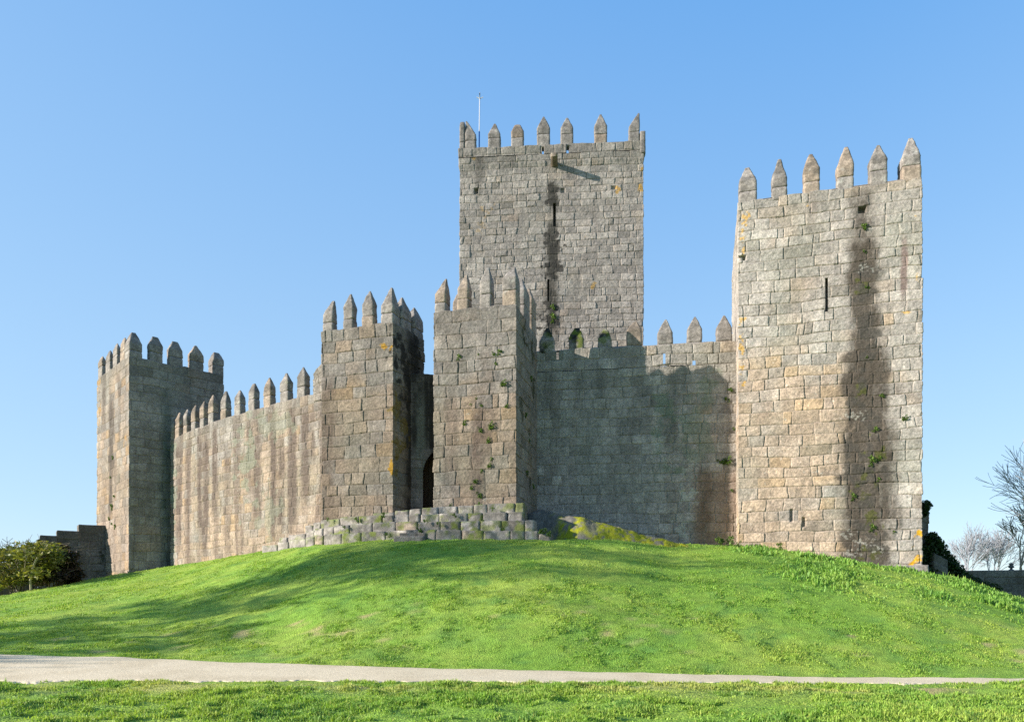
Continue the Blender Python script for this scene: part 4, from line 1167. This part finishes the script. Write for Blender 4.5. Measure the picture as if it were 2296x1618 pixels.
# ------------------------------------------------------------------ ruin, ivy and low wall on the right
def build_right_end():
    Y = 35.5
    rng = np.random.default_rng(81)
    x0 = xat(2050, Y); x1 = xat(2083.5, Y)
    t = thing('ruined_stub', 'narrow dark wall stub standing behind the right edge of the tall tower', 'ruined wall', (x1, Y, 2.0))
    W = Wall([(x0 + .5, Y + 1.5), (x0, Y), (x1, Y), (x1 + .5, Y + 1.5)])
    V, Q, G, C = masonry(W, (.2, .035, .1, .3), .5, lambda S: np.interp(S, W.c, [zat(1128, Y), zat(1124, Y), zat(1138, Y), zat(1138, Y), zat(1128, Y)]), .035, 301,
                         stone_colors(tone=.7, warm=.5, green=.5), amp=.06)
    mk('stone_wall', V, Q, C, M_STONE, t, G, loc=(x1, Y, 2.0))
    Yb = 34.6; xa, xb = xat(2094, Yb), xat(2126, Yb)
    t2 = thing('stone_buttress', 'low dark stone block half hidden in ivy right of the tall tower', 'stone block', (xa, Yb, 1.5))
    W2 = Wall([(xa, Yb + 1.0), (xa, Yb), (xb, Yb), (xb, Yb + 1.0)])
    V, Q, G, C = masonry(W2, (.2, .035, .1, .3), .3, lambda S: np.interp(S, W2.c, [zat(1240, Yb), zat(1238, Yb), zat(1256, Yb), zat(1256, Yb), zat(1240, Yb)]), .035, 303,
                         stone_colors(tone=.7, warm=.2, green=.5), amp=.05)
    mk('stone_wall', V, Q, C, M_STONE, t2, G, loc=(xa, Yb, 1.5))
    cen, rad = [], []
    for (u, v, r) in [(2072, 1134, .35), (2068, 1150, .25), (2090, 1205, .35), (2096, 1220, .45), (2104, 1232, .5), (2088, 1228, .5), (2112, 1246, .5), (2122, 1258, .5), (2132, 1268, .45), (2144, 1278, .45), (2075, 1240, .5), (2072, 1258, .5), (2085, 1265, .55), (2080, 1285, .5),
                      (2096, 1292, .35), (2135, 1292, .5), (2150, 1290, .45), (2165, 1300, .45), (2180, 1308, .45), (2200, 1318, .5), (2225, 1325, .5)]:
        yy = 35.0 + rng.normal() * .15
        cen.append((xat(u, yy), yy, zat(v, yy))); rad.append((r, .4, r * .8))
    V, Q, C = leaf_cloud(9000, rng, cen, rad, .11, [(.02, .045, .012), (.03, .06, .015), (.015, .03, .01), (.04, .07, .02)], flat=.9, aspect=1.2)
    o = mk('ivy', V, Q, C, M_LEAF, loc=(xat(2085, 35), 35, 1.6))
    tag(o, 'dark green ivy mass spilling down beside the right edge of the tall tower', 'ivy')
    # low wall
    a = np.array([xat(2140, 39.5), 39.5]); b = np.array([xat(2400, 37.0), 37.0])
    d = (b - a) / np.linalg.norm(b - a); n = np.array([-d[1], d[0]])
    t3 = thing('low_wall', 'low dark wall in shade running off to the right edge', 'wall', (a[0], a[1], 1.0))
    W3 = Wall([a + n * .6, a, b, b + n * .6])
    V, Q, G, C = masonry(W3, (.2, .04, .2, .3), -.6, zat(1278.5, 39.2), .04, 305, stone_colors(tone=.75, warm=.05, green=.3), course=(.36, .42), bw=(.7, 1.3), amp=.02, top_rough=.01)
    mk('stone_wall', V, Q, C, M_STONE, t3, G, loc=(a[0], a[1], 1.0))
    # small dark ornament on the wall
    _, q = W3.hit(1, 2267.5)
    yy = q[1] + .3; x = xat(2267.5, yy); zb = zat(1278.5, 39.2) - .02
    prof = [(.0, .11), (.05, .13), (.08, .07), (.14, .05), (.18, .12), (.24, .15), (.30, .10), (.33, .06), (.36, .11), (.42, .12), (.46, .05), (.48, .015)]
    an = np.arange(12) / 12 * 2 * math.pi
    V = np.concatenate([np.stack([x + r * np.cos(an), yy + r * np.sin(an), np.full(12, zb + h * .85)], -1) for h, r in prof])
    i = np.arange(12); rr = np.arange(len(prof) - 1)[:, None] * 12
    Q = np.stack([rr + i, rr + (i + 1) % 12, rr + 12 + (i + 1) % 12, rr + 12 + i], -1).reshape(-1, 4)
    o = mk('stone_finial', V, Q, np.tile(np.array([.10, .10, .11]), (len(V), 1)), M_ROCK, ngons=[np.arange(12) + 12 * (len(prof) - 1)], loc=(x, yy, zb))
    tag(o, 'small dark turned ornament standing on top of the low wall', 'finial')
build_right_end()

# ------------------------------------------------------------------ ferns in the joints
def build_ferns():
    rng = np.random.default_rng(91)
    protos = []
    for k in range(5):
        cen = [(rng.uniform(-.35, .35), rng.uniform(-.22, -.02), rng.uniform(-.45, .3)) for _ in range(6)]
        V, Q, C = leaf_cloud(120, rng, cen, [(.26, .16, .24)] * 6, .13, [(.10, .17, .03), (.15, .23, .04), (.07, .12, .025)], flat=.8, aspect=1.7)
        protos.append((np.array(V), np.array(Q), np.array(C)))
    meshes = {}
    def put(wall, seg, u, v, size, label, group, kind=None):
        k = int(rng.integers(0, 5))
        s, q = wall.hit(seg, u)
        a = wall.dirn(seg); ang = math.atan2(a[1], a[0])
        if k not in meshes:
            V, Q, C = protos[k]
            o = mk('wall_fern', V, Q, C, M_LEAF, smooth=False); meshes[k] = o.data
        else:
            o = bpy.data.objects.new('wall_fern', meshes[k]); COL.objects.link(o)
        nrm = np.array([a[1], -a[0]])
        o.location = (q[0] + nrm[0] * .0, q[1] + nrm[1] * .0, zat(v, q[1]))
        o.rotation_euler = (0, rng.uniform(-.4, .4), ang)
        size *= .64
        o.scale = (size, size, size * rng.uniform(.8, 1.5))
        tag(o, label, 'fern', group)
    ordn = ['first', 'second', 'third', 'fourth', 'fifth', 'sixth', 'seventh', 'eighth', 'ninth', 'tenth', 'eleventh', 'twelfth', 'thirteenth', 'fourteenth', 'fifteenth', 'sixteenth', 'seventeenth', 'eighteenth', 'nineteenth', 'twentieth']
    def series(wall, seg, lst, where, group):
        lst = sorted(lst, key=lambda t: t[1])
        for i, (u, v, sz) in enumerate(lst):
            put(wall, seg, u, v, sz, '%s green fern from the top growing on %s' % (ordn[i], where), group)
    series(W_RT, 1, [(1937, 510, .50), (1940, 562, .25), (1945, 642, .3), (1942, 800, .22), (1978, 888, .35), (2027, 935, .45), (1963, 962, .38), (1955, 1032, .55), (1972, 1026, .3), (1970, 1074, .3), (1913, 1112, .4), (1956, 1182, .5), (2004, 1192, .25)],
           'the dark band of the tall right tower', 'ferns on the tall right tower')
    series(W_GB, 1, [(1029, 800, .4), (1072, 795, .22), (1120, 789, .45), (1106, 793, .3), (1112, 816, .25), (1128, 857, .55), (1068, 892, .2), (1055, 905, .25), (1078, 908, .3), (1136, 908, .3), (1041, 946, .35), (1076, 964, .35), (1100, 952, .5), (1094, 985, .35), (1102, 1028, .25), (1096, 1042, .4), (1080, 1055, .25), (1066, 1077, .4), (1057, 1091, .3), (1074, 1110, .4)],
           'the sunlit front of the right gate tower', 'ferns on the right gate tower')
    series(W_LT, 0, [(253, 1025, .35), (247, 1070, .25), (256, 1110, .3), (251, 1135, .5), (245, 1161, .4), (252, 1172, .35), (258, 1180, .35)], 'the sunlit side of the far left tower', 'ferns on the far left tower')
    series(W_RC, 1, [(1638, 875, .45), (1632, 893, .4), (1645, 962, .2), (1628, 1030, .75), (1615, 1035, .5), (1641, 1100, .25)], 'the shaded wall beside the tall tower', 'ferns at the right end of the shaded wall')
    series(W_K, 1, [(1240, 690, .55), (1240, 712, .7), (1160, 360, .4)], 'the front of the keep', 'ferns on the keep')
    def clump(u, v, Y, size, label, group):
        x = xat(u, Y)
        w = Wall([(x - .5, Y), (x + .5, Y), (x, Y + 1)])
        put(w, 0, u, v, size, label, group)
    pl = [(1020, 1156, 28.3, .3), (1088, 1168, 28.0, .3), (1105, 1140, 28.3, .3), (985, 1172, 28.0, .3), (1125, 1185, 27.5, .35), (955, 1165, 28.2, .3), (940, 1188, 28.0, .35), (872, 1196, 28.3, .4), (860, 1155, 29.2, .35),
          (800, 1166, 29.8, .3), (770, 1180, 29.6, .3), (735, 1163, 30.4, .25), (1215, 1188, 26.9, .5), (1228, 1194, 26.8, .4), (1078, 1128, 28.7, .3), (1010, 1131, 28.9, .3)]
    pl.sort(key=lambda q: q[0])
    for i, (u, v, Y, sz) in enumerate(pl):
        clump(u, v, Y, sz, '%s green weed from the left among the blocks of the stepped platform' % ordn[i], 'weeds on the stepped platform')
    wd = [(1612, 1214, 29.6, .5), (1625, 1208, 29.7, .6), (1640, 1212, 29.6, .5), (1655, 1218, 29.4, .45), (1700, 1221, 29.2, .4), (1748, 1226, 28.9, .5)]
    for i, (u, v, Y, sz) in enumerate(wd):
        clump(u, v, Y, sz, '%s green weed from the left along the foot of the tall right tower' % ordn[i], 'weeds at the foot of the tall tower')
    series(W_GB, 2, [(1190, 850, .35), (1178, 930, .4), (1185, 985, .35), (1180, 1060, .4), (1195, 1090, .35)], 'the shaded side of the right gate tower', 'ferns on the shaded gate tower side')
build_ferns()

# ------------------------------------------------------------------ grass
def blades(X, Y, h, w, rng, tint, lean=1.25, zoff=-.01):
    n = len(X)
    Z = terrain(X, Y) + zoff
    an = rng.uniform(0, 2 * math.pi, n); la = rng.uniform(0, 2 * math.pi, n); ll = rng.random(n) * lean
    dx, dy = np.cos(an) * w / 2, np.sin(an) * w / 2
    P = np.stack([X, Y, Z], -1); D = np.stack([dx, dy, 0 * dx], -1)
    M = P + np.stack([np.cos(la) * ll * h * .35, np.sin(la) * ll * h * .35, h * (.62 - .2 * ll)], -1)
    Tt = P + np.stack([np.cos(la) * ll * h, np.sin(la) * ll * h, h * (1 - .55 * ll)], -1)
    V = np.stack([P - D, P + D, M + D * .8, M - D * .8, Tt], 1).reshape(-1, 3)
    i = np.arange(n) * 5
    Q = np.stack([i, i + 1, i + 2, i + 3], -1); T = np.stack([i + 3, i + 2, i + 4], -1)
    C = np.repeat(tint, 5, 0)
    return V, Q, T, C

def build_grass():
    rng = np.random.default_rng(5)
    Vs, Qs, Ts, Cs, n0 = [], [], [], [], 0
    foot = [W.p for W in (W_RT, W_LT, W_GA, W_GB)]
    def zone(y0, y1, dens, hr, wr, clump, name, lush=False, bright=1.0):
        nonlocal n0
        half = .76 * y1 + 1.5
        n = int(dens * (y1 - y0) * 2 * half)
        Y = rng.uniform(y0, y1, n); X = rng.uniform(-half, half, n)
        ok = np.abs(X) < .76 * Y + 1.5
        u = CX + F * X / Y
        yf, _ = path_far(u)
        en = (fbm(X * 1.2, Y * 1.2, 251, 3) - .5) * .3 + (fbm(X * 4, Y * 4, 252, 3) - .5) * .45
        ok &= (Y < YN - .02 + en) | (Y > yf + .02 + en)
        yc = np.interp(u, _cu, _cy)
        ok &= Y < yc + .8
        cl = fbm(X * 1.1, Y * 1.1, 255, 4); cf = fbm(X * 3.7, Y * 3.7, 259, 3)
        dens_m = np.clip(.35 + clump * (cl - .45) * 3 + (cf - .5) * 1.2 * clump, .05, 1)
        dens_m *= 1 - soil_mask(X, Y)
        dens_m *= 1 - .75 * np.exp(-((Y - 12.25) / .6) ** 2) * np.clip((fbm(X * 1.1, Y * 1.6, 73, 3) - .38) * 4, 0, 1) * .92
        if lush:
            lm = sst(1700, 1900, u) * sst(21.5, 24, Y) * np.clip((fbm(X * .8, Y * .8, 263, 3) - .38) * 5, 0, 1)
            lm = np.maximum(lm, sst(1620, 1680, u) * sst(26.5, 28, Y))
            dens_m = dens_m * lm
        ok &= rng.random(n) < dens_m
        X, Y, cl, cf = X[ok], Y[ok], cl[ok], cf[ok]
        m = len(X)
        h = rng.uniform(*hr, m) * (.45 + 1.3 * np.clip(cl - .25, 0, 1)) * (.25 + 1.5 * cf)
        w = rng.uniform(*wr, m)
        c = turf_color(X, Y) * rng.uniform(.7, 1.35, m)[:, None] * bright
        yel = rng.random(m) < .10
        c[yel] = c[yel] * .4 + np.array([.42, .42, .10]) * .6
        if lush: c = c * .6 + DGRN * .5
        V, Q, T, C = blades(X, Y, h, w, rng, c)
        Vs.append(V); Qs.append(Q + n0); Ts.append(T + n0); Cs.append(C); n0 += len(V)
    zone(8.0, 13.4, 6500, (.03, .10), (.009, .022), 1.6, 'near')
    zone(13.4, 21.0, 2000, (.025, .07), (.010, .022), 1.2, 'mid')
    zone(21.0, 34.0, 650, (.03, .07), (.016, .034), .8, 'far')
    zone(34.0, 41.0, 160, (.04, .08), (.03, .05), .4, 'top')
    zone(20.0, 30.0, 420, (.10, .24), (.025, .06), .8, 'lush', lush=True)
    o = mk('grass', np.concatenate(Vs), np.concatenate(Qs), np.concatenate(Cs), M_GRASS, T=np.concatenate(Ts), smooth=False)
    tag(o, 'short green grass covering the castle hill and the lawn', 'grass')
    o['kind'] = 'stuff'
build_grass()
